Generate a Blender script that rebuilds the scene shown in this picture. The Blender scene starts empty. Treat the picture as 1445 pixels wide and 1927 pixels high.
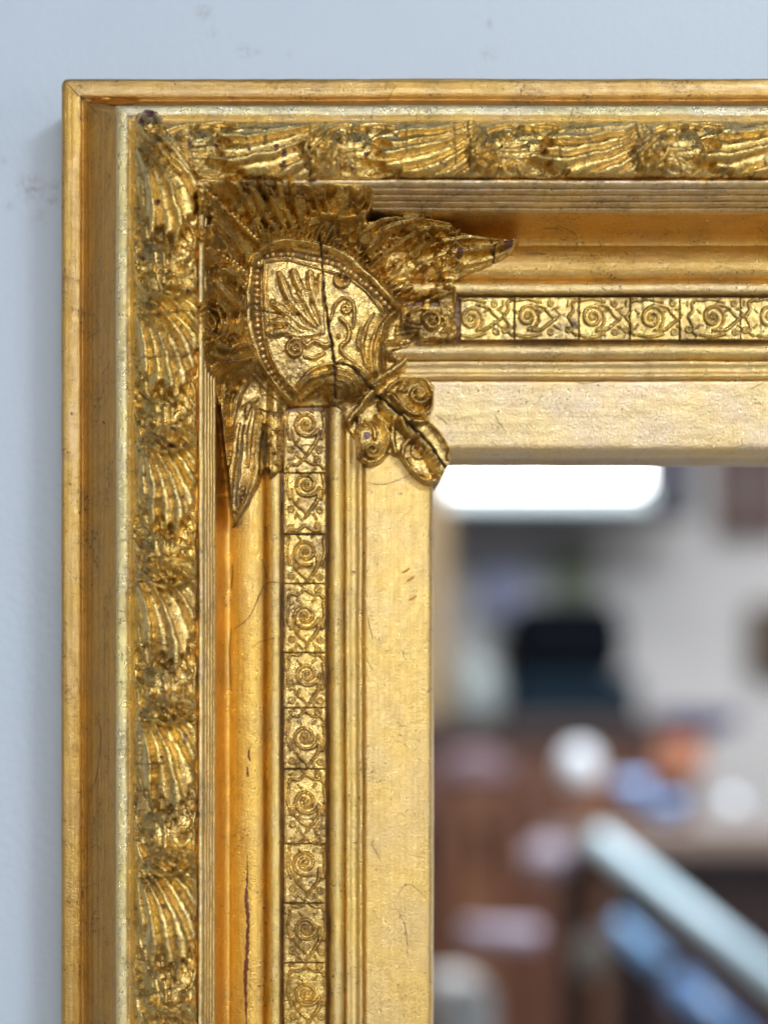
import bpy, math, random
import numpy as np

# ---------------------------------------------------------------- scale
S = 0.00016                 # metres per pixel of the photograph, measured on the face of the frame
CX, CY, D = 415.0, 1535.0, 3500.0     # foot of the camera on the frame plane and its distance
X0, Y0 = 116.0, 149.0       # outer corner of the frame
ZW, ZM = -130.0, -84.0      # wall plane and glass plane (positive = towards the camera)
H0 = 1.5
sc = bpy.context.scene
col = sc.collection

def W(x, y, z=0.0):
    return ((x - 722.5) * S, -z * S, (963.5 - y) * S + H0)

# ---------------------------------------------------------------- camera
cd = bpy.data.cameras.new('camera'); cam = bpy.data.objects.new('camera', cd); col.objects.link(cam)
cam.location = W(CX, CY, D)
cam.rotation_euler = (math.radians(90), 0, 0)
cd.sensor_fit = 'VERTICAL'; cd.sensor_height = 36.0; cd.sensor_width = 36.0
cd.lens = 36.0 * D / 1927.0
cd.shift_x = (722.5 - CX) / 1927.0
cd.shift_y = (CY - 963.5) / 1927.0
cd.clip_start = 0.01; cd.clip_end = 100
cd.dof.use_dof = True
cd.dof.focus_distance = (D - 110) * S
cd.dof.aperture_fstop = cd.lens / (102 * S * 1000)
sc.camera = cam
sc.render.resolution_x, sc.render.resolution_y = 767, 1024

# ---------------------------------------------------------------- world and exposure
w = bpy.data.worlds.new('World'); sc.world = w; w.use_nodes = True
bg = w.node_tree.nodes['Background']
bg.inputs['Color'].default_value = (1.0, 0.93, 0.82, 1); bg.inputs['Strength'].default_value = 0.075
sc.view_settings.view_transform = 'Standard'; sc.view_settings.look = 'None'
sc.view_settings.exposure = -0.50; sc.view_settings.gamma = 1
sc.cycles.use_denoising = True
sc.cycles.max_bounces = 8; sc.cycles.diffuse_bounces = 3; sc.cycles.glossy_bounces = 6
sc.cycles.caustics_reflective = True
sc.cycles.sample_clamp_indirect = 6.0

# ---------------------------------------------------------------- unseen fill lights added to the shop
def room(x, y, R):
    """photo pixel seen in the glass -> frame coordinates of the thing reflected, R pixels in front of the glass"""
    k = (D - ZM + R) / D
    return (CX + (x - CX) * k, CY + (y - CY) * k, ZM + R)

def area(name, loc, target, sx, sy, power, color):
    l = bpy.data.lights.new(name, 'AREA'); l.shape = 'RECTANGLE'; l.size = sx; l.size_y = sy
    l.energy = power; l.color = color
    o = bpy.data.objects.new(name, l); col.objects.link(o); o.location = loc
    from mathutils import Vector
    o.rotation_euler = (Vector(target) - Vector(loc)).to_track_quat('-Z', 'Y').to_euler()
    return o
fc = (0.0, 0.0, H0)
area('right_fill_light', (2.6, -2.0, 1.2), fc, 0.8, 1.3, 19, (1.0, 0.97, 0.93))  # unseen light added at the right for glints and bright reeding
area('front_fill_light', W(*room(180, 1010, 21500)), fc, 0.55, 0.85, 15, (0.97, 0.98, 1.0))  # added fill, hidden behind the frame, brightens the front-facing gilt
area('left_fill_light', (-2.3, -1.6, 1.75), fc, 0.7, 0.8, 10, (1.0, 0.90, 0.76))  # warm light added out of view to brighten the outer moulding
area('back_wall_fill', (0.6, -2.6, 2.85), (0.6, -4.6, 1.0), 2.2, 0.5, 42, (1.0, 0.98, 0.96))  # added overhead light that lifts the reflected shop wall

area('bar_fill_light', (0.9, -1.75, 2.5), (0.9, -2.0, 0.8), 0.6, 0.6, 75, (0.90, 0.96, 1.0))  # unseen light added above the glass bars to brighten them

# ---------------------------------------------------------------- node helpers
def mat(name):
    m = bpy.data.materials.new(name); m.use_nodes = True
    nt = m.node_tree
    return m, nt, nt.nodes['Principled BSDF']

def N(nt, t, **kw):
    n = nt.nodes.new(t)
    for k, v in kw.items():
        if k in n.inputs: n.inputs[k].default_value = v
        else: setattr(n, k, v)
    return n

def math_(nt, op, a, b=None, c=None):
    n = nt.nodes.new('ShaderNodeMath'); n.operation = op
    for i, v in enumerate((a, b, c)):
        if v is None: continue
        if isinstance(v, (int, float)): n.inputs[i].default_value = v
        else: nt.links.new(v, n.inputs[i])
    return n.outputs[0]

def ramp(nt, v, lo, hi, a=0.0, b=1.0):
    n = nt.nodes.new('ShaderNodeMapRange'); n.interpolation_type = 'SMOOTHSTEP'
    nt.links.new(v, n.inputs[0])
    n.inputs[1].default_value = lo; n.inputs[2].default_value = hi
    n.inputs[3].default_value = a; n.inputs[4].default_value = b
    return n.outputs[0]

def mixc(nt, f, a, b):
    n = nt.nodes.new('ShaderNodeMix'); n.data_type = 'RGBA'
    for i, v in ((0, f), (6, a), (7, b)):
        if isinstance(v, (int, float)): n.inputs[i].default_value = v
        elif isinstance(v, tuple): n.inputs[i].default_value = (*v, 1)
        else: nt.links.new(v, n.inputs[i])
    return n.outputs[2]

def coords(nt, sx=1.0, sy=1.0, sz=1.0):
    """object coordinates, one unit = 100 photo pixels; x right, z up"""
    t = N(nt, 'ShaderNodeTexCoord'); m = N(nt, 'ShaderNodeMapping')
    nt.links.new(t.outputs['Object'], m.inputs['Vector'])
    k = 1 / (100 * S); m.inputs['Scale'].default_value = (k * sx, k * sy, k * sz)
    return m.outputs[0]

def noise(nt, vec, scale, detail=3.0, rough=0.55, dist=0.0):
    n = N(nt, 'ShaderNodeTexNoise', Scale=scale, Detail=detail, Roughness=rough, Distortion=dist)
    nt.links.new(vec, n.inputs['Vector'])
    return n.outputs['Fac']

def gold(name, streak=None, rough=0.34, grain=0.5, speck=0.5, tone=0.0, crackle=0.0, attrs=False, streaky=0.0, mott=0.7, patina=0.3, hue=(0.84, 0.63, 0.25)):
    m, nt, b = mat(name)
    hue = (hue[0] * 0.96, hue[1] * (0.895 if streak != 'h' else 0.92), hue[2] * (0.70 if streak != 'h' else 0.88))  # top rail kept paler and cooler: bluish room light put into its hue
    b.inputs['Coat Weight'].default_value = 0.25; b.inputs['Coat Roughness'].default_value = 0.15
    c = coords(nt)
    big = noise(nt, c, 0.9, 3)
    mid = noise(nt, c, 6.0, 4)
    fine = noise(nt, c, 26.0, 3, 0.6)
    col1 = mixc(nt, ramp(nt, big, 0.35, 0.65), hue, (hue[0] * 0.93, hue[1] * 0.96, hue[2] * 1.25))
    col1 = mixc(nt, ramp(nt, mid, 0.40, 0.75, 0, mott), col1, (hue[0] * 0.86, hue[1] * 0.72, hue[2] * 0.5))
    bump_h = math_(nt, 'MULTIPLY', fine, 1.15 * grain)
    bump_h = math_(nt, 'ADD', bump_h, math_(nt, 'MULTIPLY', mid, 0.9 * grain * min(1, mott + .1)))
    micro = noise(nt, c, 60.0, 2, 0.7)
    bump_h = math_(nt, 'ADD', bump_h, math_(nt, 'MULTIPLY', micro, 0.55 * grain))
    if streak:
        sv = coords(nt, *( (1, 1, 0.012) if streak == 'v' else (0.012, 1, 1)))
        st = noise(nt, sv, 22.0, 4, 0.7)
        bump_h = math_(nt, 'ADD', bump_h, math_(nt, 'MULTIPLY', st, 0.9 * streaky))
        col1 = mixc(nt, ramp(nt, st, 0.44, 0.62, 0, 0.8 * min(1, streaky + 0.3)), col1, (hue[0] * 0.72, hue[1] * 0.60, hue[2] * 0.42))
    # specks of toning and dirt, shaped patches
    sp = noise(nt, c, 17.0, 4, 0.75, 0.6)
    reg = noise(nt, c, 1.7, 2)
    spm = ramp(nt, math_(nt, 'ADD', sp, math_(nt, 'MULTIPLY', reg, 0.35)), 0.90 - 0.12 * speck, 0.95 - 0.12 * speck, 0, 0.9)
    sf = noise(nt, c, 55.0, 2, 0.8)
    dirt = math_(nt, 'MAXIMUM', spm, ramp(nt, math_(nt, 'ADD', sf, math_(nt, 'MULTIPLY', reg, 0.2)), 0.80 - 0.07 * speck, 0.84 - 0.07 * speck, 0, 0.9))
    if crackle > 0:
        v = N(nt, 'ShaderNodeTexVoronoi', feature='DISTANCE_TO_EDGE', Scale=5.5)
        cw = N(nt, 'ShaderNodeVectorMath', operation='ADD')
        nn = N(nt, 'ShaderNodeTexNoise', Scale=9.0); nt.links.new(c, nn.inputs['Vector'])
        sm = N(nt, 'ShaderNodeVectorMath', operation='SCALE'); nt.links.new(nn.outputs['Color'], sm.inputs[0]); sm.inputs['Scale'].default_value = 0.12
        nt.links.new(c, cw.inputs[0]); nt.links.new(sm.outputs[0], cw.inputs[1])
        nt.links.new(cw.outputs[0], v.inputs['Vector'])
        cr = ramp(nt, v.outputs['Distance'], 0.0, 0.03, 1, 0)
        cr = math_(nt, 'MULTIPLY', cr, ramp(nt, reg, 0.45, 0.6, 0, crackle * 0.6))
        dirt = math_(nt, 'MAXIMUM', dirt, cr)
        bump_h = math_(nt, 'SUBTRACT', bump_h, math_(nt, 'MULTIPLY', cr, 0.5))
    pn = noise(nt, c, 7.5, 6, 0.68, 0.4)
    pm = ramp(nt, math_(nt, 'ADD', pn, math_(nt, 'MULTIPLY', math_(nt, 'SUBTRACT', reg, 0.5), 0.5)), 0.44, 0.62, 0, patina)
    col1 = mixc(nt, pm, col1, (0.25, 0.14, 0.04))
    bare = None
    if attrs:
        a1 = N(nt, 'ShaderNodeAttribute', attribute_name='dirt'); a2 = N(nt, 'ShaderNodeAttribute', attribute_name='bare')
        dirt = math_(nt, 'MAXIMUM', dirt, a1.outputs['Fac'])
        bare = ramp(nt, math_(nt, 'ADD', a2.outputs['Fac'], math_(nt, 'MULTIPLY', fine, 0.5)), 0.62, 0.78)
    met = math_(nt, 'SUBTRACT', 1.0, math_(nt, 'MULTIPLY', dirt, 0.8))
    fin = mixc(nt, dirt, col1, (0.075, 0.034, 0.012))
    rg = ramp(nt, mid, 0.3, 0.7, rough - 0.07, rough + 0.10)
    if bare is not None:
        fin = mixc(nt, bare, fin, (0.12, 0.035, 0.028))
        met = math_(nt, 'MULTIPLY', met, math_(nt, 'SUBTRACT', 1.0, bare))
        rg = math_(nt, 'ADD', rg, math_(nt, 'MULTIPLY', bare, -0.05))
    rg = math_(nt, 'ADD', rg, math_(nt, 'ADD', math_(nt, 'MULTIPLY', dirt, 0.2), math_(nt, 'MULTIPLY', pm, 0.12)))
    nt.links.new(fin, b.inputs['Base Color']); nt.links.new(met, b.inputs['Metallic']); nt.links.new(rg, b.inputs['Roughness'])
    bp = N(nt, 'ShaderNodeBump', Strength=1.0, Distance=2.2 * S)
    nt.links.new(bump_h, bp.inputs['Height']); nt.links.new(bp.outputs[0], b.inputs['Normal'])
    return m

def plain(name, color, rough=0.5, metal=0.0, nscale=0.0, namp=0.15):
    m, nt, b = mat(name)
    b.inputs['Roughness'].default_value = rough; b.inputs['Metallic'].default_value = metal
    if rough > 0.75: b.inputs['Specular IOR Level'].default_value = 0.08
    t = N(nt, 'ShaderNodeTexCoord')
    n = noise(nt, t.outputs['Object'], nscale or 8.0, 4)
    dk = tuple(v * (1 - namp) for v in color); lt = tuple(min(1, v * (1 + namp)) for v in color)
    nt.links.new(mixc(nt, n, dk, lt), b.inputs['Base Color'])
    return m

# ---------------------------------------------------------------- object helpers
def link(o, parent=None, kind=None, label=None, cat=None, group=None):
    col.objects.link(o)
    if parent: o.parent = parent
    if kind: o['kind'] = kind
    if label: o['label'] = label
    if cat: o['category'] = cat
    if group: o['group'] = group
    return o

def empty(name, loc, label, cat, group=None):
    o = bpy.data.objects.new(name, None); o.location = loc; o.empty_display_size = 0.02
    return link(o, None, None, label, cat, group)

def raw_mesh(name, verts, faces, material, parent=None, smooth=True, attrs=None, origin=(0, 0, 0)):
    verts = np.asarray(verts, dtype=np.float64) - np.asarray(origin)
    me = bpy.data.meshes.new(name)
    me.vertices.add(len(verts)); me.vertices.foreach_set('co', verts.astype(np.float32).ravel())
    faces = np.asarray(faces, dtype=np.int32)
    nf, k = faces.shape
    me.loops.add(nf * k); me.loops.foreach_set('vertex_index', faces.ravel())
    me.polygons.add(nf); me.polygons.foreach_set('loop_start', np.arange(nf, dtype=np.int32) * k)
    me.polygons.foreach_set('loop_total', np.full(nf, k, dtype=np.int32))
    me.polygons.foreach_set('use_smooth', np.full(nf, smooth, dtype=bool))
    me.update(calc_edges=True)
    if attrs:
        for an, av in attrs.items():
            a = me.attributes.new(an, 'FLOAT', 'POINT'); a.data.foreach_set('value', av.astype(np.float32).ravel())
    me.materials.append(material)
    o = bpy.data.objects.new(name, me)
    return link(o, parent)

def to_world(X, Y, Z):
    """frame coordinates -> coordinates local to the mirror's empty (which sits at W(722.5,963.5,0))"""
    return np.stack([(X - 722.5) * S, -Z * S, (963.5 - Y) * S], -1)

def grid_mesh(name, X, Y, Z, material, parent, keep=None, attrs=None, flip=False):
    n, m = X.shape
    idx = np.arange(n * m).reshape(n, m)
    q = np.stack([idx[:-1, :-1], idx[1:, :-1], idx[1:, 1:], idx[:-1, 1:]], -1)
    q = q[keep] if keep is not None else q.reshape(-1, 4)
    if flip: q = q[:, ::-1]
    used = np.unique(q)
    remap = np.full(n * m, -1); remap[used] = np.arange(len(used))
    v = to_world(X, Y, Z).reshape(-1, 3)[used]
    at = {k: a.reshape(-1)[used] for k, a in attrs.items()} if attrs else None
    return raw_mesh(name, v, remap[q], material, parent, attrs=at)

# ---------------------------------------------------------------- numpy noise
rng = np.random.default_rng(7)
_lat = rng.random((256, 256))
def vnoise(x, y, seed=0):
    x = x + seed * 17.3; y = y + seed * 9.7
    xi = np.floor(x).astype(int); yi = np.floor(y).astype(int)
    fx = x - xi; fy = y - yi
    fx = fx * fx * (3 - 2 * fx); fy = fy * fy * (3 - 2 * fy)
    a = _lat[xi & 255, yi & 255]; b = _lat[(xi + 1) & 255, yi & 255]
    c = _lat[xi & 255, (yi + 1) & 255]; d = _lat[(xi + 1) & 255, (yi + 1) & 255]
    return (a * (1 - fx) + b * fx) * (1 - fy) + (c * (1 - fx) + d * fx) * fy
def fbm(x, y, seed=0, oct=4):
    s = 0; amp = 0.5
    for i in range(oct):
        s = s + amp * vnoise(x * 2 ** i, y * 2 ** i, seed + i * 3); amp *= 0.5
    return s
def sstep(a, b, x):
    t = np.clip((x - a) / (b - a), 0, 1); return t * t * (3 - 2 * t)

# ---------------------------------------------------------------- the moulding profile (offset from the outer edge, height)
reed = [(260,204),(260.6,207.5),(262.5,209),(266,208.5),(269,205.5),(270.6,200),(270.8,193),(270.6,190)]
for q in range(4):
    a, z = 270.6 + q * 4.9, 190 - q * 19.5
    reed += [(a + .4, z + 1.2), (a + 1.4, z + 2.6), (a + 2.8, z + 2.6), (a + 4.2, z), (a + 5.1, z - 5), (a + 5.2, z - 12), (a + 4.9, z - 19.5)]
PR = {
 'outer': [(8,ZW),(3,-70),(0,-24),(0,0),(1.5,6),(5,9),(12,10.5),(26,11),(36,10),(38.5,6),(40,0),(41.5,2),(44,7),(47,9),(49,9),(51,14),(54,19),(57,19),(59,22),(61,28),(65,33),(69,37),(72,40),(73,46),(78,53),(84,62),(86,69),(93,84),(95,94),(103,119),(108,138),(112,160)],
 'fillet': [(112,160),(113,165),(116,168.5),(124,170),(130,170.5),(133,169),(134.5,164),(138,163)],
 'bed': [(138,163),(142,166),(160,182),(198,199),(235,200),(259,197),(260,206)],
 'reed': reed + [(290.4,111)],
 'scotia': [(290.4,111),(290.8,96),(291.8,72),(295,46),(300,26),(307,13),(314,7.5),(317,7),(319,12),(324,18),(332,23.5),(343,28),(355,30),(366,29),(375,25),(381,19),(384.5,11),(386.5,10.5)],
 'fillet2': [(386.5,10.5),(388,22),(390,28),(393,31),(400,33),(407,32),(410.5,29),(412,22),(413,12)],
 'tilebed': [(413,12),(416,10),(420,13),(490,13),(495,10),(500,9)],
 'bead': [(500,9),(501,15),(504,22),(509,27),(516,29),(523,27),(528,22),(531,14),(532,9)],
 'step': [(532,9),(533,14),(536,18),(539,18.5),(542,16),(546,12.5),(552,11.5),(556,14),(559,18.5),(563,19),(566,14),(567.5,6)],
 'flat': [(567.5,6),(569,9),(572,12.5),(600,8),(650,0),(688,-6.5),(694,-8.5),(698,-13),(702,-29),(705,-42),(706.5,-62),(706.5,-96)],
}
def dense(pts, step=2.2):
    out = [pts[0]]
    for a, b in zip(pts[:-1], pts[1:]):
        L = math.hypot(b[0] - a[0], b[1] - a[1]); n = max(1, int(L / step))
        for i in range(1, n + 1): out.append((a[0] + (b[0] - a[0]) * i / n, a[1] + (b[1] - a[1]) * i / n))
    return out
def smooth_pts(pts, it=2):
    p = np.array(pts, float)
    for _ in range(it):
        q = p.copy(); q[1:-1] = (p[:-2] + 2 * p[1:-1] + p[2:]) / 4; p = q
    return p
PD = {k: smooth_pts(dense(v, 1.3 if k == 'reed' else 2.2), 0 if k == 'reed' else 2) for k, v in PR.items()}
allp = np.concatenate([PD[k] for k in PR if k != 'outer'] + [PD['outer'][6:]])
o_ = np.argsort(allp[:, 0], kind='stable'); PX_, PZ_ = allp[o_, 0], allp[o_, 1]
_t = np.arange(0, 760, 1.0)
_pz = np.interp(_t, PX_, PZ_); _pz[_t > 706] = ZM
def P(d): return np.interp(d, _t, _pz)

# ---------------------------------------------------------------- materials of the frame
G = {}
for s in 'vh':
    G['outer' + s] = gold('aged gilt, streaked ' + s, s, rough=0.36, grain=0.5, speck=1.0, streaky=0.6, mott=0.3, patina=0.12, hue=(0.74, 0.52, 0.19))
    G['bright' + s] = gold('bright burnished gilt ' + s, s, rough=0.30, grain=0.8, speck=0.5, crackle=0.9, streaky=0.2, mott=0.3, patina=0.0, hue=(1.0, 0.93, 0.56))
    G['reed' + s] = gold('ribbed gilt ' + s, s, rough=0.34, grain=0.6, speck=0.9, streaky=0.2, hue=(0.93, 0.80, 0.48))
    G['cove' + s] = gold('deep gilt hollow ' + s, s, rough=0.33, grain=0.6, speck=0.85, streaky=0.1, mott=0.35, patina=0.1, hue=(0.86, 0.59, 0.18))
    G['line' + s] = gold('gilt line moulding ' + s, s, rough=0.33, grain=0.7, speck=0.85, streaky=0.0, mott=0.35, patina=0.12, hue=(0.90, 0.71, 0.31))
    G['flat' + s] = gold('grained matt gilt slip ' + s, s, rough=0.34, grain=0.55, speck=0.7, streaky=0.04, mott=0.2, patina=0.0, hue=(0.90, 0.735, 0.41) if s == 'h' else (0.80, 0.60, 0.26))  # upright slip coloured darker and warmer for the weaker light it reflects
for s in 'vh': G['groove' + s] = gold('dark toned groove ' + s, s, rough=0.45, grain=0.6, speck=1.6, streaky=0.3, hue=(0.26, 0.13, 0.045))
ORN = gold('carved gilt ornament', None, rough=0.22, grain=0.42, speck=0.8, attrs=True, patina=0.42, mott=0.5, hue=(0.83, 0.64, 0.25))
ORN2 = gold('heavily toned gilt ornament', None, rough=0.23, grain=0.45, speck=1.1, attrs=True, patina=0.6, mott=0.6, hue=(0.78, 0.59, 0.23))
ORN3 = gold('paler toned gilt ornament', None, rough=0.27, grain=0.45, speck=0.9, attrs=True, patina=0.5, mott=0.6, hue=(0.76, 0.61, 0.25))
MPART = {'outer': 'outer', 'fillet': 'bright', 'bed': 'cove', 'reed': 'reed', 'scotia': 'cove', 'fillet2': 'line', 'tilebed': 'groove', 'bead': 'line', 'step': 'line', 'flat': 'flat'}
PNAME = {'outer': 'outer_moulding', 'fillet': 'fillet', 'bed': 'leaf_bed', 'reed': 'reeding', 'scotia': 'scotia_moulding', 'fillet2': 'fillet', 'tilebed': 'tile_bed', 'bead': 'bead_moulding', 'step': 'step_moulding', 'flat': 'flat_slip'}

mirror = empty('gilded_mirror', W(722.5, 963.5, 0), 'antique gilded mirror with leaf bands and a corner shield, on the pale blue wall', 'mirror')

def rail(which, L, stepL):
    ns = int(L / stepL)
    t = np.linspace(0, 1, ns + 1)
    root = None
    for k in PR:
        p = PD[k]
        d = p[:, 0][:, None]; z = p[:, 1][:, None]
        s = d * (1 - t)[None, :] + L * t[None, :]
        sd = {'v': 1, 'h': 5}[which]
        wob = (fbm(s / 170, d / 60 + 0 * s, sd) - 0.47) * 5 + (fbm(s / 34, d / 14 + 0 * s, sd + 2) - 0.47) * 1.8
        if k in ('outer', 'flat'): wob = wob * 0.6
        wd = (fbm(s / 240, d / 300 + 0 * s, sd + 5) - 0.47) * 3 + (fbm(s / 45, d / 200 + 0 * s, sd + 6) - 0.47) * 1.2
        edge = sstep(0, 30, s - d)
        Z = z + wob * edge * np.where(z < -60, 0, 1); dd = d + wd * edge
        if which == 'v': X, Y = X0 + dd, Y0 + s
        else: X, Y = X0 + s, Y0 + dd
        if k == 'outer':
            rc = 14.0; ux, uy = X - X0 - rc, Y - Y0 - rc
            mm = (ux < 0) & (uy < 0); ri = np.maximum(-ux, -uy); re = np.hypot(ux, uy) + 1e-9
            X = np.where(mm, X0 + rc + ux * ri / re, X); Y = np.where(mm, Y0 + rc + uy * ri / re, Y)
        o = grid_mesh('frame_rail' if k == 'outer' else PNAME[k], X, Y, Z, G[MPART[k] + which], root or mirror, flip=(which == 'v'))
        if k == 'outer':
            root = o
            o['label'] = 'upright gilded moulding of the frame' if which == 'v' else 'horizontal gilded moulding of the frame'
    return root
def wobz(which, s, d):
    sd = {'v': 1, 'h': 5}[which]
    w_ = (fbm(np.array(s / 170), np.array(d / 60), sd) - 0.47) * 5 + (fbm(np.array(s / 34), np.array(d / 14), sd + 2) - 0.47) * 1.8
    return float(w_) * (0.6 if d < 112 or d > 567 else 1.0)
rail_v = rail('v', 2500.0, 7.0)
rail_h = rail('h', 2100.0, 7.0)

# ---------------------------------------------------------------- relief carving
def crom(pts, n=6):
    p = np.array(pts, float)
    if len(p) < 3:
        return np.linspace(p[0], p[-1], 4)
    q = np.vstack([2 * p[0] - p[1], p, 2 * p[-1] - p[-2]])
    out = []
    for i in range(1, len(q) - 2):
        for t in np.arange(n) / n:
            a, b, c, d = q[i - 1], q[i], q[i + 1], q[i + 2]
            out.append(0.5 * ((2 * b) + (c - a) * t + (2 * a - 5 * b + 4 * c - d) * t * t + (3 * b - a - 3 * c + d) * t ** 3))
    out.append(q[-2]); return np.array(out)

def spiral(cx, cy, r, turns=1.6, a0=0.0, cw=1, r1=2.0):
    n = int(14 * turns)
    return [(cx + (r + (r1 - r) * i / n) * math.cos(a0 + cw * 2 * math.pi * turns * i / n),
             cy + (r + (r1 - r) * i / n) * math.sin(a0 + cw * 2 * math.pi * turns * i / n)) for i in range(n + 1)]

class Relief:
    def __init__(s, X, Y, Zb, warp=1.5, seed=0, lift=6.0):
        s.X, s.Y, s.Zb = X, Y, Zb
        k = 1 / (1 - (Zb + lift) / D)
        s.px = CX + (X - CX) * k; s.py = CY + (Y - CY) * k
        s.wx = s.px + warp * 2 * (fbm(s.px / 34, s.py / 34, seed + 11, 2) - 0.38) * 2
        s.wy = s.py + warp * 2 * (fbm(s.px / 34, s.py / 34, seed + 23, 2) - 0.38) * 2
        sh = X.shape
        s.mass = np.zeros(sh); s.ridge = np.zeros(sh); s.fine = np.zeros(sh); s.cut = np.zeros(sh)
        s.dirt = np.zeros(sh); s.bare = np.zeros(sh)
    def local(s, u, v): s.wx, s.wy = u, v
    def dist(s, pts, rmax):
        p = np.asarray(pts, float)
        m = (s.wx > p[:, 0].min() - rmax) & (s.wx < p[:, 0].max() + rmax) & (s.wy > p[:, 1].min() - rmax) & (s.wy < p[:, 1].max() + rmax)
        ii = np.nonzero(m)
        x = s.wx[ii]; y = s.wy[ii]
        best = np.full(x.shape, 1e9); tt = np.zeros(x.shape)
        n = len(p) - 1
        for i in range(n):
            a = p[i]; b = p[i + 1]; e = b - a; L = e @ e + 1e-9
            t = np.clip(((x - a[0]) * e[0] + (y - a[1]) * e[1]) / L, 0, 1)
            dd = (x - a[0] - t * e[0]) ** 2 + (y - a[1] - t * e[1]) ** 2
            k = dd < best; best[k] = dd[k]; tt[k] = (i + t[k]) / n
        return ii, np.sqrt(best), tt
    def stroke(s, pts, r, h, layer='ridge', taper=(1, 1), power=0.8, smooth=True, vein=0.0):
        if len(pts) == 1: pts = [pts[0], (pts[0][0] + 0.01, pts[0][1])]; smooth = False
        p = crom(pts) if smooth and len(pts) > 2 else np.array(pts, float)
        ii, d, t = s.dist(p, r * 1.05)
        if not len(d): return
        w = r * np.where(t < 0.5, taper[0] + (1 - taper[0]) * np.minimum(1, t * 2.2), taper[1] + (1 - taper[1]) * np.minimum(1, (1 - t) * 2.2))
        q = np.clip(1 - (d / np.maximum(w, 0.3)) ** 2, 0, 1)
        v = h * q ** power * (0.55 + 0.45 * w / r)
        if vein: v = v - vein * np.clip(1 - (d / 1.7) ** 2, 0, 1) * (q > 0.3)
        A = getattr(s, layer); A[ii] = np.maximum(A[ii], v)
    def ring(s, c, r, w, h, layer='fine'):
        a = np.linspace(0, 2 * math.pi, 17)
        s.stroke([(c[0] + r * math.cos(x), c[1] + r * math.sin(x)) for x in a], w, h, layer, smooth=False)
    def crack(s, pts, w=1.8, depth=6, dirt=1.0):
        p = crom(pts, 5); p = p + (rng.random(p.shape) - 0.5) * 1.6
        ii, d, t = s.dist(p, w * 2.6)
        w = w * (0.45 + 1.1 * vnoise(t * len(p) * 0.9, t * 0 + len(p)))
        s.cut[ii] = np.maximum(s.cut[ii], depth * np.clip(1 - (d / w) ** 2, 0, 1))
        s.dirt[ii] = np.maximum(s.dirt[ii], dirt * np.clip(1.3 - d / w, 0, 1))
    def spot(s, c, r, v=1.0, layer='bare'):
        dd = np.hypot(s.px - c[0], s.py - c[1]) / r
        A = getattr(s, layer); A[:] = np.maximum(A, v * np.clip(1.25 - dd - 0.7 * (fbm(s.px / 5, s.py / 5, 3) - 0.47), 0, 1))
    def total(s, rough=1.0, seed=0):
        n = (fbm(s.px / 15, s.py / 15, 31 + seed, 3) - 0.44) * 1.8 + (fbm(s.px / 5, s.py / 5, 37 + seed, 2) - 0.38) * 0.9
        return s.mass + s.ridge + s.fine - s.cut + n * rough
    def wear(s, H, amt=1.0, seed=0):
        hi = sstep(8, 22, H)
        nn = fbm(s.px / 26, s.py / 26, 51 + seed); n2 = fbm(s.px / 7, s.py / 7, 57 + seed)
        s.bare = np.maximum(s.bare, np.clip(sstep(0.73, 0.78, nn + 0.04 * hi) * sstep(0.46, 0.6, n2) * amt, 0, 1))
        s.dirt = np.maximum(s.dirt, sstep(0.64, 0.74, fbm(s.px / 9, s.py / 9, 63 + seed)) * 0.7)

def poly_sd(x, y, poly):
    """signed distance, positive inside"""
    p = np.array(poly, float); n = len(p)
    best = np.full(x.shape, 1e9); ins = np.zeros(x.shape, bool)
    for i in range(n):
        a = p[i]; b = p[(i + 1) % n]; e = b - a; L = e @ e
        t = np.clip(((x - a[0]) * e[0] + (y - a[1]) * e[1]) / L, 0, 1)
        best = np.minimum(best, (x - a[0] - t * e[0]) ** 2 + (y - a[1] - t * e[1]) ** 2)
        c = ((a[1] > y) != (b[1] > y)); 
        with np.errstate(divide='ignore', invalid='ignore'):
            xi = (b[0] - a[0]) * (y - a[1]) / (b[1] - a[1] + 1e-12) + a[0]
        ins ^= c & (x < xi)
    return np.where(ins, 1, -1) * np.sqrt(best)

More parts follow.
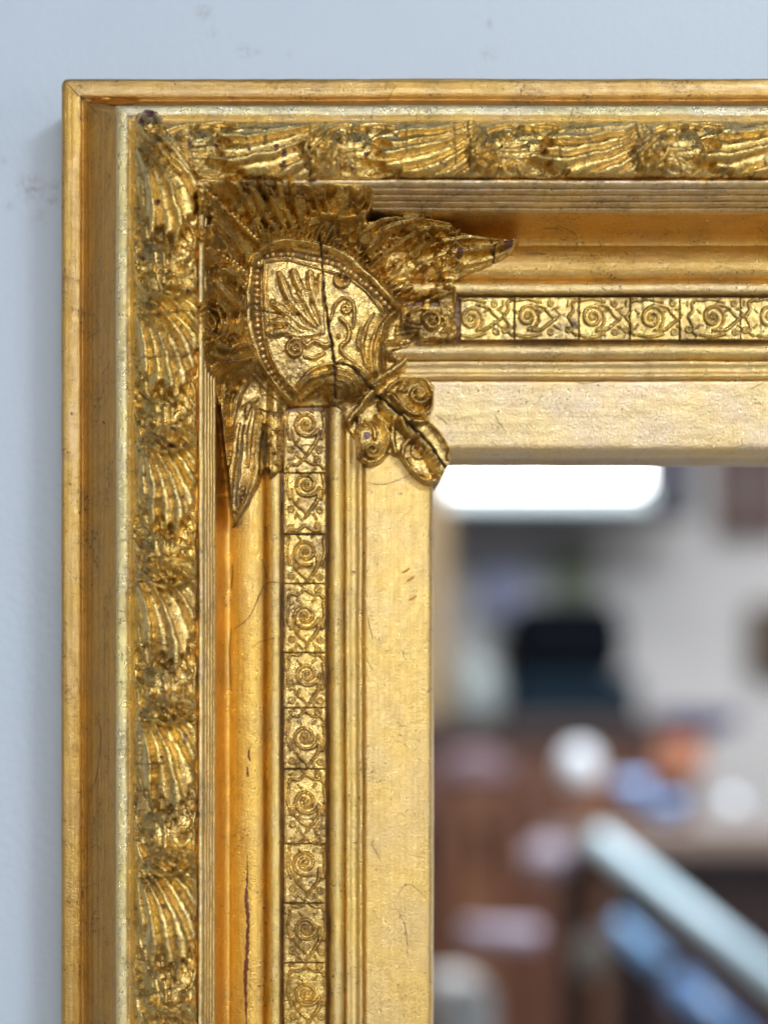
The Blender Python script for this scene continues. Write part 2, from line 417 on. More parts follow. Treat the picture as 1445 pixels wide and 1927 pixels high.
# ---- the bands of leaves
LEAF = [(6,-8),(26,-32),(60,-50),(100,-54),(128,-44),(134,-10),(133,30),(131,62),(122,74),(127,92),(122,112),(112,112),(110,134),(102,150),(98,140),(96,160),(90,180),(83,168),(77,146),(72,156),(64,152),(60,132),(52,140),(44,158),(36,148),(32,120),(24,118),(16,84),(8,36)]
def leaf_motif(R, seed):
    """leaf pointing to +v, 130 wide, mask and scroll after its tip"""
    S_ = R.stroke
    # thick fluted leaf: fan of furrows from its root, lobed outline
    u, v = R.wx, R.wy
    k_ = (u > -30) & (u < 160) & (v > -70) & (v < 200); ii = np.nonzero(k_)
    if len(ii[0]):
        uu = u[ii]; vv = v[ii]
        sdl = poly_sd(uu, vv, LEAF)
        nz = fbm(uu / 30 + seed * 5, vv / 30, 120 + seed, 3) - 0.44
        ox, oy = -13 + 6 * math.sin(seed * 3.3), -52
        rr = np.hypot(uu - ox, vv - oy); th = np.degrees(np.arctan2(uu - ox, vv - oy))
        c_ = th + 0.12 * rr + nz * 3.5
        ph = (c_ / 8.5) * (1 + 0.05 * math.sin(seed)) + 0.4 * seed
        fr = ph - np.floor(ph)
        fl = np.where(fr < 0.62, np.sin(math.pi * 0.5 * fr / 0.62) ** 0.8, np.cos(math.pi * 0.5 * (fr - 0.62) / 0.38) ** 0.6)
        alt = 0.62 + 0.38 * np.cos(math.pi * np.floor(ph) + seed)
        body = 14 + 14 * np.exp(-((th - 30) / 16) ** 2) + 19 * fl * alt * sstep(15, 100, rr)
        hh = body * sstep(0, 5.5, sdl) ** 0.8
        R.ridge[ii] = np.maximum(R.ridge[ii], hh)
        # flowing scroll lines that fill the ground between the leaves
        p2 = (uu * 0.75 - vv * 0.55) / 24.0 + 2.0 * fbm(uu / 55 + seed, vv / 55, 140 + seed, 2)
        R.fine[ii] = np.maximum(R.fine[ii], 4.5 * np.abs(np.sin(math.pi * p2)) ** 0.7 * (1 - sstep(-6, 2, sdl)) * sstep(4, 18, uu))
    # rims of the mask behind the tip
    S_([(16, 150), (8, 178), (9, 205), (22, 236), (38, 258)], 6, 11, 'ridge', (.3, .6))
    S_([(104, 140), (116, 165), (123, 195), (120, 228), (104, 246)], 6, 11, 'ridge', (.3, .5))
    S_([(66, 214)], 64, 13, 'mass', power=.6, smooth=False)
    # rosettes
    for c in ((37, 205), (100, 199)):
        S_([c], 10, 13, 'ridge', smooth=False); R.ring(c, 16, 4, 6)
    S_([(64, 176), (67, 205), (63, 232)], 6, 10, 'fine'); S_([(80, 172), (80, 222)], 5, 9, 'fine')
    S_([(48, 174), (50, 190)], 4, 5, 'fine'); S_([(112, 172), (113, 190)], 3.5, 5, 'fine')
    S_(spiral(80, 236, 18, 1.4, -2.2), 6, 13, 'fine')
    S_([(40, 256), (70, 266), (110, 250)], 7, 11, 'fine')
    S_([(10, 120), (5, 150), (12, 182), (24, 196)], 6, 13, 'ridge', (.5, .4)); S_([(112, 120), (124, 150), (118, 182), (106, 190)], 6, 13, 'ridge', (.4, .5)); S_([(96, 252), (118, 240), (126, 214)], 6, 12, 'ridge', (.5, .3))
    for a, b in (((20, 168), (30, 184)), ((50, 222), (58, 240)), ((100, 222), (108, 230)), ((72, 186), (92, 188)), ((50, 212), (94, 214)), ((28, 225), (44, 240))):
        S_([a, b], 3, 3.5, 'fine')

def band(which, tips, per, umap, parent):
    """tips: pixel positions of leaf tips; pieces are cut at the seams before each leaf"""
    st = 1.3
    dA = np.arange(133.5, 264.0, st)
    seams = []
    for i, tp in enumerate(tips):
        seams.append(tp - 168 * per[i] / 265.0 if which == 'v' else tp + 168 * per[i] / 265.0)
    for i in range(len(tips) - 1):
        a, b = seams[i], seams[i + 1]
        if i == 0: a = (200 if which == 'v' else 215)
        # pixels -> true offset at the height of the band
        f = 1 - 212 / D
        C = CY if which == 'v' else CX
        sa, sb = C + (a - C) * f, C + (b - C) * f
        off = Y0 if which == 'v' else X0
        ns = int(abs(sb - sa) / st)
        sA = np.linspace(sa, sb, ns + 1)
        dd, ss = np.meshgrid(dA, sA, indexing='ij')
        wv = (fbm(dd / 25, 0 * ss + i * 3.1, 90, 2) - 0.4) * 8
        if i > 0: ss = ss + wv * 1.0 * np.linspace(1, 0, ns + 1)[None, :]
        wv2 = (fbm(dd / 25, 0 * ss + (i + 1) * 3.1, 90, 2) - 0.4) * 8
        if True: ss = ss + wv2 * np.linspace(0, 1, ns + 1)[None, :]
        if which == 'v': X, Y = X0 + dd, ss
        else: X, Y = ss, Y0 + dd
        q = (dd - 136) / 126.0
        Zb = 168 + 36 * q + 30 * np.clip(1 - (2 * q - 1) ** 2, 0, 1) ** 0.6
        R = Relief(X, Y, Zb, warp=2.0, seed=i + (40 if which == 'h' else 0))
        wx, wy = R.wx.copy(), R.wy.copy()
        for j in (i - 1, i, i + 1):
            if j < 0 or j >= len(tips): continue
            sca = 265.0 / per[j]
            if which == 'v': R.local((wx - 245) * 1.0, (wy - tips[j]) * sca + 168)
            else: R.local((wy - 222) * 130 / 118.0, (tips[j] - wx) * sca + 168)
            leaf_motif(R, j)
        R.local(wx, wy)
        # hairline cracks running across the band
        for _ in range(1 + i % 2):
            c0 = a + (b - a) * rng.random()
            if which == 'v': R.crack([(240, c0), (275, c0 + rng.normal() * 4), (300 + rng.random() * 70, c0 + rng.normal() * 7)], 1.2, 3.0, 0.6)
            else: R.crack([(c0, 222), (c0 + rng.normal() * 4, 255), (c0 + rng.normal() * 7, 275 + rng.random() * 60)], 1.2, 3.0, 0.6)
        H = R.total(1.15, i)
        R.wear(H, 1.0, i + (9 if which == 'h' else 0))
        if which == 'v' and i == 0:
            R.spot((298, 383), 7)
        sdl = (ss - ss[:, :1]) if which == 'v' else (ss[:, :1] - ss)
        sdr = (ss[:, -1:] - ss) if which == 'v' else (ss - ss[:, -1:])
        es = np.minimum(np.abs(ss - ss[:, :1]) + (99 if i == 0 else 0), np.abs(ss - ss[:, -1:]))
        seam = np.clip(1 - es / 2.2, 0, 1)
        R.dirt = np.maximum(R.dirt, np.clip(1 - es / 1.5, 0, 1) * 0.35)
        # ragged outline
        n1 = (fbm(ss / 26, 0 * dd + 3, 71 + (5 if which == 'h' else 0), 4) - 0.47) * 9
        n2 = (fbm(ss / 30, 0 * dd + 8, 77 + (5 if which == 'h' else 0), 4) - 0.47) * 9
        m = sstep(0, 7, dd - 138.5 - n1) * sstep(0, 5, 260 + n2 * 0.6 - dd + 14 * (1 - sstep(690, 720, R.py)))
        bed = P(np.clip(dd, 138, 259)) - 4
        Z = bed + (Zb + H * 1.02 - 14 - bed) * m - seam * 2.5
        diag = (dd < (ss - off) + 0.9)
        k = diag[:-1, :-1] & diag[1:, :-1] & diag[1:, 1:] & diag[:-1, 1:]
        if not k.any(): continue
        o = grid_mesh('leaf_panel', X, Y, Z, ORN, parent, keep=k, attrs={'dirt': R.dirt, 'bare': R.bare}, flip=(which == 'h') ^ False ^ (sb < sa) ^ True ^ True)

tips_v = [466, 757, 1010, 1264, 1540, 1838, 2120, 2400]
per_v = [270, 262, 258, 268, 288, 295, 285, 280]
band('v', tips_v, per_v, None, rail_v)
tips_h = [392, 688, 1000, 1308, 1610, 1910]
per_h = [300, 303, 308, 305, 302, 300]
# on the top rail the leaves point back to the corner: seams lie on the far side of each tip
def band_h():
    tips = tips_h; per = per_h
    st = 1.3
    dA = np.arange(133.5, 264.0, st)
    edges = [205] + [t + 168 * p / 265.0 for t, p in zip(tips, per)]
    for i in range(len(edges) - 1):
        a, b = edges[i], edges[i + 1]
        f = 1 - 212 / D
        sa, sb = CX + (a - CX) * f, CX + (b - CX) * f
        ns = int((sb - sa) / st)
        dd, ss = np.meshgrid(dA, np.linspace(sa, sb, ns + 1), indexing='ij')
        lin = np.linspace(0, 1, ns + 1)[None, :]
        w0 = (fbm(dd / 25, 0 * ss + i * 3.1, 190, 2) - 0.4) * 8 * (i > 0); w1 = (fbm(dd / 25, 0 * ss + (i + 1) * 3.1, 190, 2) - 0.4) * 8
        ss = ss + w0 * (1 - lin) + w1 * lin
        X, Y = ss, Y0 + dd
        q = (dd - 136) / 126.0
        Zb = 168 + 36 * q + 30 * np.clip(1 - (2 * q - 1) ** 2, 0, 1) ** 0.6
        R = Relief(X, Y, Zb, warp=2.0, seed=i + 40)
        wx, wy = R.wx.copy(), R.wy.copy()
        for j in (i - 1, i, i + 1):
            if j < 0 or j >= len(tips): continue
            R.local((wy - 222) * 130 / 118.0, (tips[j] - wx) * 265.0 / per[j] + 168)
            leaf_motif(R, j)
        R.local(wx, wy)
        for _ in range(1 + i % 2):
            c0 = a + (b - a) * rng.random()
            R.crack([(c0, 224), (c0 + rng.normal() * 4, 255), (c0 + rng.normal() * 7, 275 + rng.random() * 60)], 1.2, 3.0, 0.6)
        H = R.total(1.15, i + 4)
        R.wear(H, 1.0, i + 9)
        if i == 0:
            for c in ((357, 268), (408, 270), (520, 279)): R.spot(c, 6)
        if i == 1:
            for c in ((690, 287), (664, 316)): R.spot(c, 6)
        es = np.minimum(np.abs(ss - ss[:, :1]) + (99 if i == 0 else 0), np.abs(ss - ss[:, -1:]))
        R.dirt = np.maximum(R.dirt, np.clip(1 - es / 1.5, 0, 1) * 0.35)
        n1 = (fbm(ss / 26, 0 * dd + 3, 76, 4) - 0.47) * 9; n2 = (fbm(ss / 30, 0 * dd + 8, 82, 4) - 0.47) * 9
        m = sstep(0, 7, dd - 138.5 - n1) * sstep(0, 5, 260 + n2 * 0.6 - dd + 14 * (1 - sstep(705, 725, R.px)))
        bed = P(np.clip(dd, 138, 259)) - 4
        Z = bed + (Zb + H * 0.88 - 10 - bed) * m - np.clip(1 - es / 2.2, 0, 1) * 2.5
        diag = (dd < (ss - X0) + 0.9)
        k = diag[:-1, :-1] & diag[1:, :-1] & diag[1:, 1:] & diag[:-1, 1:]
        grid_mesh('leaf_panel', X, Y, Z, ORN, rail_h, keep=k, attrs={'dirt': R.dirt, 'bare': R.bare}, flip=False)
band_h()

# ---- the small scrollwork tiles
def tile_motif(R, var):
    S_ = R.stroke
    S_(spiral(39 + var[0], 52 + var[1], 25, 1.9, 0.6 + var[2], 1, 3), 3.4, 7, 'ridge')
    S_([(39 + var[0], 52 + var[1])], 6, 6, 'ridge', smooth=False)
    S_([(63, 62), (62, 80), (50, 98), (38, 114)], 3.6, 6.5, 'ridge', (1, .6))
    S_([(14, 60), (20, 84), (34, 98), (44, 110)], 3.0, 5.5, 'ridge', (.6, .6))
    S_([(7, 26), (4, 52), (10, 78)], 3.0, 5, 'fine'); S_([(72, 30), (75, 54), (70, 78)], 3.2, 5.5, 'fine')
    S_([(38, 4), (24, 14), (12, 12), (6, 20)], 3, 5.5, 'fine'); S_([(38, 4), (54, 14), (66, 14), (72, 22)], 3, 5.5, 'fine')
    for c in ((13, 98), (66, 100), (62, 5)):
        R.ring(c, 5, 2.1, 4.5); S_([c], 2.6, 4.5, 'fine', smooth=False)
    for a, b in (((24, 104), (20, 114)), ((54, 106), (60, 116)), ((30, 30), (24, 24)), ((52, 28), (58, 22)), ((28, 78), (22, 88)), ((26, 110), (34, 118)), ((8, 4), (16, 3))):
        S_([a, b], 2.2, 3.5, 'fine')

def tiles(which, seams, spir, parent):
    for i in range(len(seams) - 1):
        a, b = seams[i] + 0.15, seams[i + 1] - 0.15
        f = 1 - 22 / D; C = CY if which == 'v' else CX
        sa, sb = C + (a - C) * f, C + (b - C) * f
        st = 1.05
        dA = np.concatenate([[416.6, 417.0], np.arange(417.8, 495.2, st), [495.6, 496.0]])
        sA = np.concatenate([[sa, sa + .4], np.linspace(sa + 1.2, sb - 1.2, int((sb - sa) / st)), [sb - .4, sb]])
        dd, ss = np.meshgrid(dA, sA, indexing='ij')
        if which == 'v': X, Y = X0 + dd, ss
        else: X, Y = ss, Y0 + dd
        lev = rng.normal() * 1.1; ta, tb = rng.normal() * 0.02, rng.normal() * 0.012
        Zb = 20 + lev + (dd - 456) * ta + (ss - (sa + sb) / 2) * tb
        R = Relief(X, Y, Zb, warp=1.1, seed=i + (70 if which == 'h' else 90), lift=0)
        wx, wy = R.wx.copy(), R.wy.copy()
        for c in spir:
            if which == 'v': R.local(wx - 536 - (c - 1100) * 0.004, wy - c + 52)
            else: R.local((wy - 559), (wx - c) * (1.08) + 52)
            if min(abs(c - a), abs(c - b)) > 200: continue
            tile_motif(R, (math.sin(c) * 3, math.cos(c * 2) * 3, math.sin(c * 3) * 0.7))
        R.local(wx, wy)
        R.stroke([(536, a - 9), (536, b + 9)] if which == 'v' else [(a - 9, 560), (b + 9, 560)], 2, 3, 'fine')
        R.crack([(530, a + (b - a) * .6), (575, a + (b - a) * .6 + rng.normal() * 5), (620, a + (b - a) * .62)] if which == 'v' else [(a + 40, 550), (a + 42 + rng.normal() * 6, 600), (a + 38, 650)], 1.0, 2 * rng.random(), 0.5)
        H = R.total(0.55, i); R.wear(H + 4, 0.6, i + 30)
        if which == 'h' and i == 1: R.spot((1081, 610), 9, 1.0, 'dirt')
        ed = np.minimum(np.minimum(dd - dA[0], dA[-1] - dd), np.minimum(ss - sa, sb - ss))
        Z = Zb + H - 4 * np.clip(1 - ed / 1.8, 0, 1) ** 2 - np.where(ed < 0.3, 3, 0)
        R.dirt = np.maximum(R.dirt, np.clip(1 - ed / 2.0, 0, 1) * (0.1 + 0.6 * vnoise(R.px / 16, R.py / 16, 9)))
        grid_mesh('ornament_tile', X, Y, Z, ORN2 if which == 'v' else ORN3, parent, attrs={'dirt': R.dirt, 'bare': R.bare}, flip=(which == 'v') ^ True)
tiles('v', [772, 890, 1005, 1098, 1228, 1332, 1447, 1588, 1700, 1812, 1932, 2050, 2165, 2280, 2395], [800, 913, 1037, 1156, 1271, 1386, 1505, 1626, 1744, 1866, 1985, 2105, 2225, 2340], rail_v)
tiles('h', [866, 968, 1089, 1185, 1279, 1393, 1500, 1612, 1725, 1838, 1950, 2064], [888, 992, 1112, 1222, 1338, 1445, 1555, 1668, 1780, 1892, 2006], rail_h)

# ---- the shield ornament on the corner
OUT = [(366,330),(440,330),(520,334),(600,338),(700,343),(707,360),(703,398),(694,408),(760,399),(806,401),(850,410),(868,430),(920,441),(987,445),(966,478),(925,499),(884,514),(862,530),(864,560),(860,590),(862,640),(790,645),(742,662),(772,674),(768,694),(754,708),(800,706),(822,722),(818,768),(810,790),(834,812),(851,840),(852,868),(840,892),(824,917),(800,914),(771,893),(752,864),(735,857),(718,874),(690,881),(670,862),(667,828),(652,808),(640,772),(632,766),(545,768),(541,800),(537,888),(524,893),(507,908),(500,884),(491,915),(470,957),(436,990),(430,940),(424,880),(416,820),(406,760),(398,708),(383,690),(376,640),(370,580),(384,540),(376,480),(368,420)]
st = 1.3
xs = np.arange(X0 + 215, X0 + 855, st); ys = np.arange(Y0 + 165, Y0 + 855, st)
X, Y = np.meshgrid(xs, ys, indexing='ij')
dm = np.minimum(X - X0, Y - Y0)
base = P(dm)
def blur(A, sig):
    n = int(sig * 3 / st); k = np.exp(-0.5 * (np.arange(-n, n + 1) * st / sig) ** 2); k /= k.sum()
    B = np.apply_along_axis(lambda r: np.convolve(np.pad(r, n, mode='edge'), k, 'valid'), 0, A)
    return np.apply_along_axis(lambda r: np.convolve(np.pad(r, n, mode='edge'), k, 'valid'), 1, B)
wide = blur(np.maximum(base, -20), 34)
Zb = np.maximum(wide + 2, blur(base, 3) + 7)
_k = 1 / (1 - Zb / D); _m = np.maximum(CX + (X - CX) * _k, CY + (Y - CY) * _k)
Zb = np.maximum(Zb, (206 - 1.32 * (dm - 256)) * (1 - sstep(690, 755, _m)))
Zb = blur(Zb, 4)
slope_ = np.clip(np.abs(np.gradient(Zb, st, axis=0)) + np.abs(np.gradient(Zb, st, axis=1)), 0, 2.2)
# rough pixel position for the shield's own cushion
kx = 1 / (1 - Zb / D); pxa = CX + (X - CX) * kx; pya = CY + (Y - CY) * kx
SH = [(490,466),(530,455),(565,455),(602,462),(655,484),(705,522),(756,578),(734,594),(718,630),(714,680),(716,716),(668,748),(632,748),(590,740),(547,760),(512,722),(486,680),(472,620),(467,560),(471,500)]
sdS = poly_sd(pxa, pya, SH)
cush = sstep(-16, 20, sdS)
Zs = 62 + 16 * np.clip(1 - ((pxa - 600) / 150) ** 2 - ((pya - 610) / 170) ** 2, 0, 1) - (pxa + pya - 1210) * 0.05
Zb = Zb * (1 - cush) + np.maximum(Zs, Zb * 0.5 + 20) * cush
Zb = blur(Zb, 3)
R = Relief(X, Y, Zb, warp=1.2, seed=200, lift=6)
sd = poly_sd(R.wx, R.wy, OUT)
sdS = poly_sd(R.wx, R.wy, SH)
S_ = R.stroke
# shield rim
RIM_T = [(492,474),(512,462),(545,458),(600,465),(655,487),(705,525),(752,578)]
RIM_L = [(492,474),(475,505),(470,560),(474,620),(490,680),(515,722),(547,757)]
S_(RIM_T, 7.5, 12, power=0.5); S_(RIM_L, 7, 12, power=0.5)
S_([(498,492),(540,488),(580,498),(612,509),(655,522),(692,550),(716,582)], 2.6, 5, 'fine')
S_([(498,492),(497,560),(503,640),(522,694),(562,744)], 2.6, 6, 'fine')
S_([(506,500),(504,560),(510,640)], 1.8, 2, 'fine')
# trench for the pearls
TR_L = [(486,490),(483,560),(488,630),(506,690),(552,748)]
TR_T = [(497,478),(540,474),(592,484),(642,499),(692,534),(736,580)]
for tr in (TR_L, TR_T): S_(tr, 7, 6, 'cut', power=0.4); S_(tr, 6.5, 0.55, 'dirt', power=0.4)
# palmette
c0 = (610, 626)
for f in ([(575,597),(545,562),(527,516)], [(583,582),(566,545),(553,512)], [(597,575),(587,545),(584,514)], [(604,572),(603,540),(603,520)], [(570,612),(540,590),(513,568)], [(565,622),(538,604),(510,606)], [(562,630),(535,622),(508,628)]):
    S_([c0] + f, 6, 10, 'ridge', (.4, .6), vein=2); S_([f[-2], f[-1]], 10, 11, 'ridge', (.7, .7), vein=3)
    e = f[-1]; mdl = f[1]
    for s_ in (-1, 1):
        dx, dy = e[0] - mdl[0], e[1] - mdl[1]; L = math.hypot(dx, dy) + 1e-6
        S_([f[0], ((mdl[0] + f[0][0]) / 2 - s_ * dy / L * 5, (mdl[1] + f[0][1]) / 2 + s_ * dx / L * 5), (mdl[0] - s_ * dy / L * 8, mdl[1] + s_ * dx / L * 8)], 5, 8, 'ridge', (.8, .4))
S_(spiral(557, 655, 20, 1.7, -0.4, -1, 3), 4.2, 8); S_([(577,650),(592,640),(612,650),(622,646)], 5, 7)
S_([(557,655)], 7, 6, smooth=False); S_([(575,668),(592,672),(610,664)], 4, 5)
S_([(622,600),(630,574),(648,560),(665,572),(667,598),(664,616)], 4, 7, 'ridge', (.6, .5)); S_(spiral(650, 580, 11, 1.3, -1.2, 1, 3), 3.4, 6)
S_([(640,598),(655,612),(656,636),(643,652),(650,668),(668,682)], 4.5, 7); S_([(638,632)], 5, 7, smooth=False)
S_([(704,588),(690,612),(682,648),(690,690)], 5, 7, 'ridge', (.4, .8)); S_([(679,616),(674,640),(676,656)], 3.6, 6)
S_([(742,590),(724,612),(713,650),(711,692),(716,712)], 5.5, 11, power=.6); S_([(728,596),(708,622),(698,660),(700,700)], 5.5, 9, power=.6)
S_([(668,688),(684,700),(694,712)], 4, 6)
S_([(562,722),(590,694),(628,684)], 5, 9); S_([(553,748),(582,712),(628,700)], 6, 10); S_([(566,752),(600,726),(628,722)], 5, 8)
R.ring((643, 527), 13, 3.6, 9, 'ridge'); S_([(643, 527)], 8, 8, smooth=False)
# folded centre under the shield
S_([(632,735),(650,700),(690,738)], 26, 7, 'mass')
for r in (16, 26, 36, 46):
    S_([(636, 742 - r), (636 + r * .7, 742 - r * .72), (636 + r, 744)], 4, 5.5, 'ridge')
S_([(702,741),(676,768),(653,799)], 8, 15, 'ridge', power=.5); S_([(703,728),(732,702),(763,681)], 9.5, 16, 'ridge', power=.5); S_([(716,744),(736,726),(754,709)], 3.5, 9)
# right lower scroll and tongue
S_([(728,738),(742,722),(768,712),(796,716),(812,738),(812,764),(800,780),(776,784),(752,768),(736,750)], 5.5, 13, power=.6)
S_([(776,746)], 34, 9, 'mass', smooth=False)
S_(spiral(787, 744, 19, 1.5, 0.3, 1, 3), 5, 9); S_([(787,744)], 8, 8, smooth=False)
S_([(806,786),(792,798),(776,798)], 7, 11)
S_([(734,760),(760,788),(790,812),(820,850),(836,884)], 26, 12, 'mass'); S_([(806,798),(828,818),(843,842),(842,866)], 5.5, 9)
S_([(744,744),(764,770),(782,784)], 4, 8)
S_([(784,822),(762,836),(757,862),(776,890),(802,908),(824,904)], 5.5, 12, power=.6)
R.ring((788, 848), 13, 3.4, 6); S_([(788,848)], 6, 6, smooth=False); S_([(768,862),(782,886),(806,896)], 3.6, 6)
for k in range(4): S_([(800 + k * 7, 852 + k * 9), (812 + k * 6, 846 + k * 9)], 2.6, 4, 'fine')
# left lower scroll
S_([(708,782),(724,804),(729,832),(720,858),(700,870),(682,866),(674,850)], 5.5, 12, power=.6)
S_([(700,826)], 36, 8, 'mass', smooth=False)
S_(spiral(699, 848, 15, 1.4, 0, 1, 3), 4.5, 8); S_([(676,786),(674,820),(676,846)], 4.5, 9)
S_([(688,792),(700,804),(704,826)], 5, 6); S_([(738,792),(738,826),(744,852)], 6, 7); S_([(752,790),(762,812),(770,824)], 7, 7)
# pair of rays towards the outer corner
S_([(352,352),(396,398),(440,446),(478,490)], 16, 12, 'mass', power=.5)
S_([(380,352),(420,392),(462,434),(494,464)], 6, 7, power=.5)
S_([(368,378),(410,424),(462,486)], 3, 5, 'fine'); S_([(396,466),(440,496),(470,530)], 5, 6)
for pts in ([(430,340),(455,368),(478,398)], [(452,336),(488,384),(516,430)], [(490,338),(512,376),(534,428)], [(522,340),(532,384),(552,432)], [(548,342),(556,384),(572,436)],
            [(410,500),(440,520),(466,552)], [(396,522),(430,560),(466,590)], [(404,640),(430,655),(466,650)], [(400,668),(436,684),(470,676)]):
    S_(pts, 12, 15, 'ridge', (.6, .4), vein=3)
# small shell against the leaf band
S_([(648,376)], 46, 8, 'mass', smooth=False)
S_([(702,346),(700,376),(690,398),(664,408),(632,410),(604,406)], 5.5, 10); S_([(690,350),(686,378),(676,396)], 3.5, 7)
for c in ((642,362), (668,362), (622,352)): S_([c], 11, 10, smooth=False)
for c in ((636,386), (652,392), (664,384), (622,380)): S_([c], 5, 6, smooth=False)
S_([(560,356),(574,352),(592,372),(598,394),(588,398),(580,384)], 5, 11); S_([(612,346),(612,380),(618,402)], 4, 8)
S_([(570,372),(572,396)], 7, 8)
# fringe of short ribs round the top of the shield
rim = crom(RIM_T, 14)
for i in range(8, len(rim) - 4, 2):
    p = rim[i]; q = rim[min(i + 1, len(rim) - 1)] - rim[i - 1]; q = q / (np.hypot(*q) + 1e-9); nrm = np.array([q[1], -q[0]])
    L = 26 + 12 * math.sin(i * 1.9)
    S_([tuple(p + nrm * 11), tuple(p + nrm * (11 + L * .5) + q * 3), tuple(p + nrm * (11 + L) + q * 9)], 4.2, 8, 'ridge', (.7, .4))
# leaf to the right
for pts, r, h in (([(762,560),(800,528),(860,502),(922,486),(956,470)], 6, 11), ([(756,548),(784,508),(838,482),(916,470),(980,449)], 8, 14),
                  ([(764,570),(812,548),(860,532)], 6.5, 12), ([(766,580),(816,562),(858,546)], 4.5, 9), ([(736,524),(762,488),(812,462),(880,452),(940,452)], 9, 11),
                  ([(712,498),(742,462),(792,434),(850,426)], 8, 10), ([(690,474),(726,432),(790,412)], 8, 9), ([(680,440),(716,418),(770,406)], 6, 8),
                  ([(858,532),(856,560),(861,592),(854,636)], 5, 11), ([(766,590),(792,582),(826,584),(852,600)], 5, 8)):
    S_(pts, r, h, 'ridge', (.5, .3), vein=2.5)
S_([(800,480),(870,470),(940,462)], 26, 7, 'mass', (1, .3)); S_([(810,610)], 50, 8, 'mass', smooth=False)
S_(spiral(810, 609, 19, 1.5, -2.6, 1, 3), 5, 10); S_([(810,609)], 7, 6, smooth=False)
S_([(797,452)], 10, 9, smooth=False); R.ring((797,452), 14, 3, 5)
for c in ((820,430), (842,436), (856,448), (832,452), (812,424)): S_([c], 8, 7, smooth=False)
for k in range(4): S_([(746, 612 + k * 8), (768, 609 + k * 8), (788, 612 + k * 8)], 3.2, 5, 'fine')
S_([(757,586),(758,606)], 4, 8)
# leaf downwards on the left
for pts, r, h in (([(494,784),(484,850),(480,900),(464,948),(440,982)], 8, 12), ([(448,800),(440,860),(434,920),(437,978)], 7, 10), ([(478,776),(470,820),(466,880)], 6, 9),
                  ([(462,722),(446,752),(438,800)], 9, 11), ([(484,748),(470,764),(462,790)], 7, 10), ([(424,724),(420,770),(424,830)], 7, 9), ([(510,772),(506,830),(508,884)], 6, 8), ([(528,776),(526,830),(526,880)], 6, 8),
                  ([(478,706),(500,728),(536,762)], 5, 6)):
    S_(pts, r, h, 'ridge', (.6, .3), vein=2)
S_([(470,780),(460,870),(446,960)], 24, 6, 'mass', (1, .3)); S_([(518,790),(516,880)], 18, 5, 'mass')
R.crack([(502,796),(497,850),(499,884),(488,918),(462,956),(437,988)], 2.6, 6, .8); R.crack([(459,802),(451,880),(446,950)], 2.6, 5, .7)
for k in range(16): S_([(508 + rng.random() * 26, 790 + rng.random() * 92)], 4, 5, 'fine', smooth=False)
# swirl on the left
for r in (36, 26, 15):
    S_([(392 + r * math.cos(a), 606 + r * 1.1 * math.sin(a)) for a in np.linspace(-2.2, 1.6, 8)], 4.6, 9)
# loose carved texture between the main forms
for q_ in range(150):
    x = 370 + rng.random() * 500; y = 340 + rng.random() * 400
    a = math.atan2(y - 600, x - 600) + rng.normal() * .25; L = 10 + rng.random() * 22; b = rng.normal() * 5
    if poly_sd(np.array([x]), np.array([y]), SH)[0] > -14: continue
    if q_ % 5 == 0: S_(spiral(x, y, 7 + rng.random() * 7, 1.1, rng.random() * 6.3, 1 if q_ % 2 else -1, 3), 3.6, 8, 'ridge'); continue
    if q_ % 5 in (1, 2): S_([(x, y)], 5 + rng.random() * 5, 6 + rng.random() * 6, 'ridge', smooth=False); continue
    if q_ % 5 == 3: continue
    S_([(x, y), (x + L * .5 * math.cos(a) - b * math.sin(a), y + L * .5 * math.sin(a) + b * math.cos(a)), (x + L * math.cos(a), y + L * math.sin(a))], 3.5 + rng.random() * 4, 5 + rng.random() * 6, 'ridge', (.5, .4))
# cracks
R.crack([(601,440),(604,470),(607,520),(611,560),(617,600),(624,640),(630,682),(631,748)], 2.6, 9)
R.crack([(630,683),(655,687),(676,703),(702,737),(730,762),(765,795),(786,817),(813,846),(836,882)], 2.6, 9)
R.crack([(466,575),(500,585),(560,592)], 1.3, 3); R.crack([(540,712),(580,708),(600,706)], 1.2, 3, .6)
R.crack([(920,446),(928,470),(929,494)], 2.2, 6); R.crack([(482,768),(512,774),(548,778)], 1.8, 5)
R.crack([(262,600),(470,580)], 1.2, 2); R.crack([(845,590),(842,640)], 1.6, 3, .5)
R.crack([(520,812),(500,800)], 1.2, 3)
for c, r in (((863,482), 9), ((956,460), 10), ((548,778), 8), ((505,888), 6), ((534,335), 9), ((468,350), 7), ((676,860), 7), ((690,820), 9)): R.spot(c, r)
for c, r in (((371,333), 8), ((1081,610), 9)): R.spot(c, r, 1.0, 'dirt')
inS = sstep(-4, 6, sdS)
H = (R.mass + R.ridge + R.fine) * np.where(R.px + R.py < 1120, 0.35 + 0.65 * sstep(0, 26, sd), 1) * np.where(sdS > -6, 1.25, 1.6 + 0.5 * blur(slope_, 4)) - R.cut * 1.2
n_in = (fbm(R.px / 7, R.py / 7, 301) - 0.47) * 2.4
n_out = (fbm(R.px / 15, R.py / 15, 305, 3) - 0.44) * 5 + (fbm(R.px / 5, R.py / 5, 309, 2) - 0.38) * 1.6
H = H + n_in * inS + n_out * (1 - inS) * (0.45 + 0.55 * (R.py < 700))
hol = 1 - sstep(0.27, 0.34, fbm(R.px / 20, R.py / 26, 333, 2))
H = H - 18 * hol * (1 - sstep(-16, -8, sdS)) * sstep(8, 20, sd) * (1 - sstep(640, 700, np.maximum(R.py, R.px - 190)))
R.wear(H, 0.8, 77)
R.dirt *= np.where(sdS > 0, 0.9, 1)
m = sstep(0, 7, sd)
Z = base - 3.5 + (Zb + H - (base - 3.5)) * m
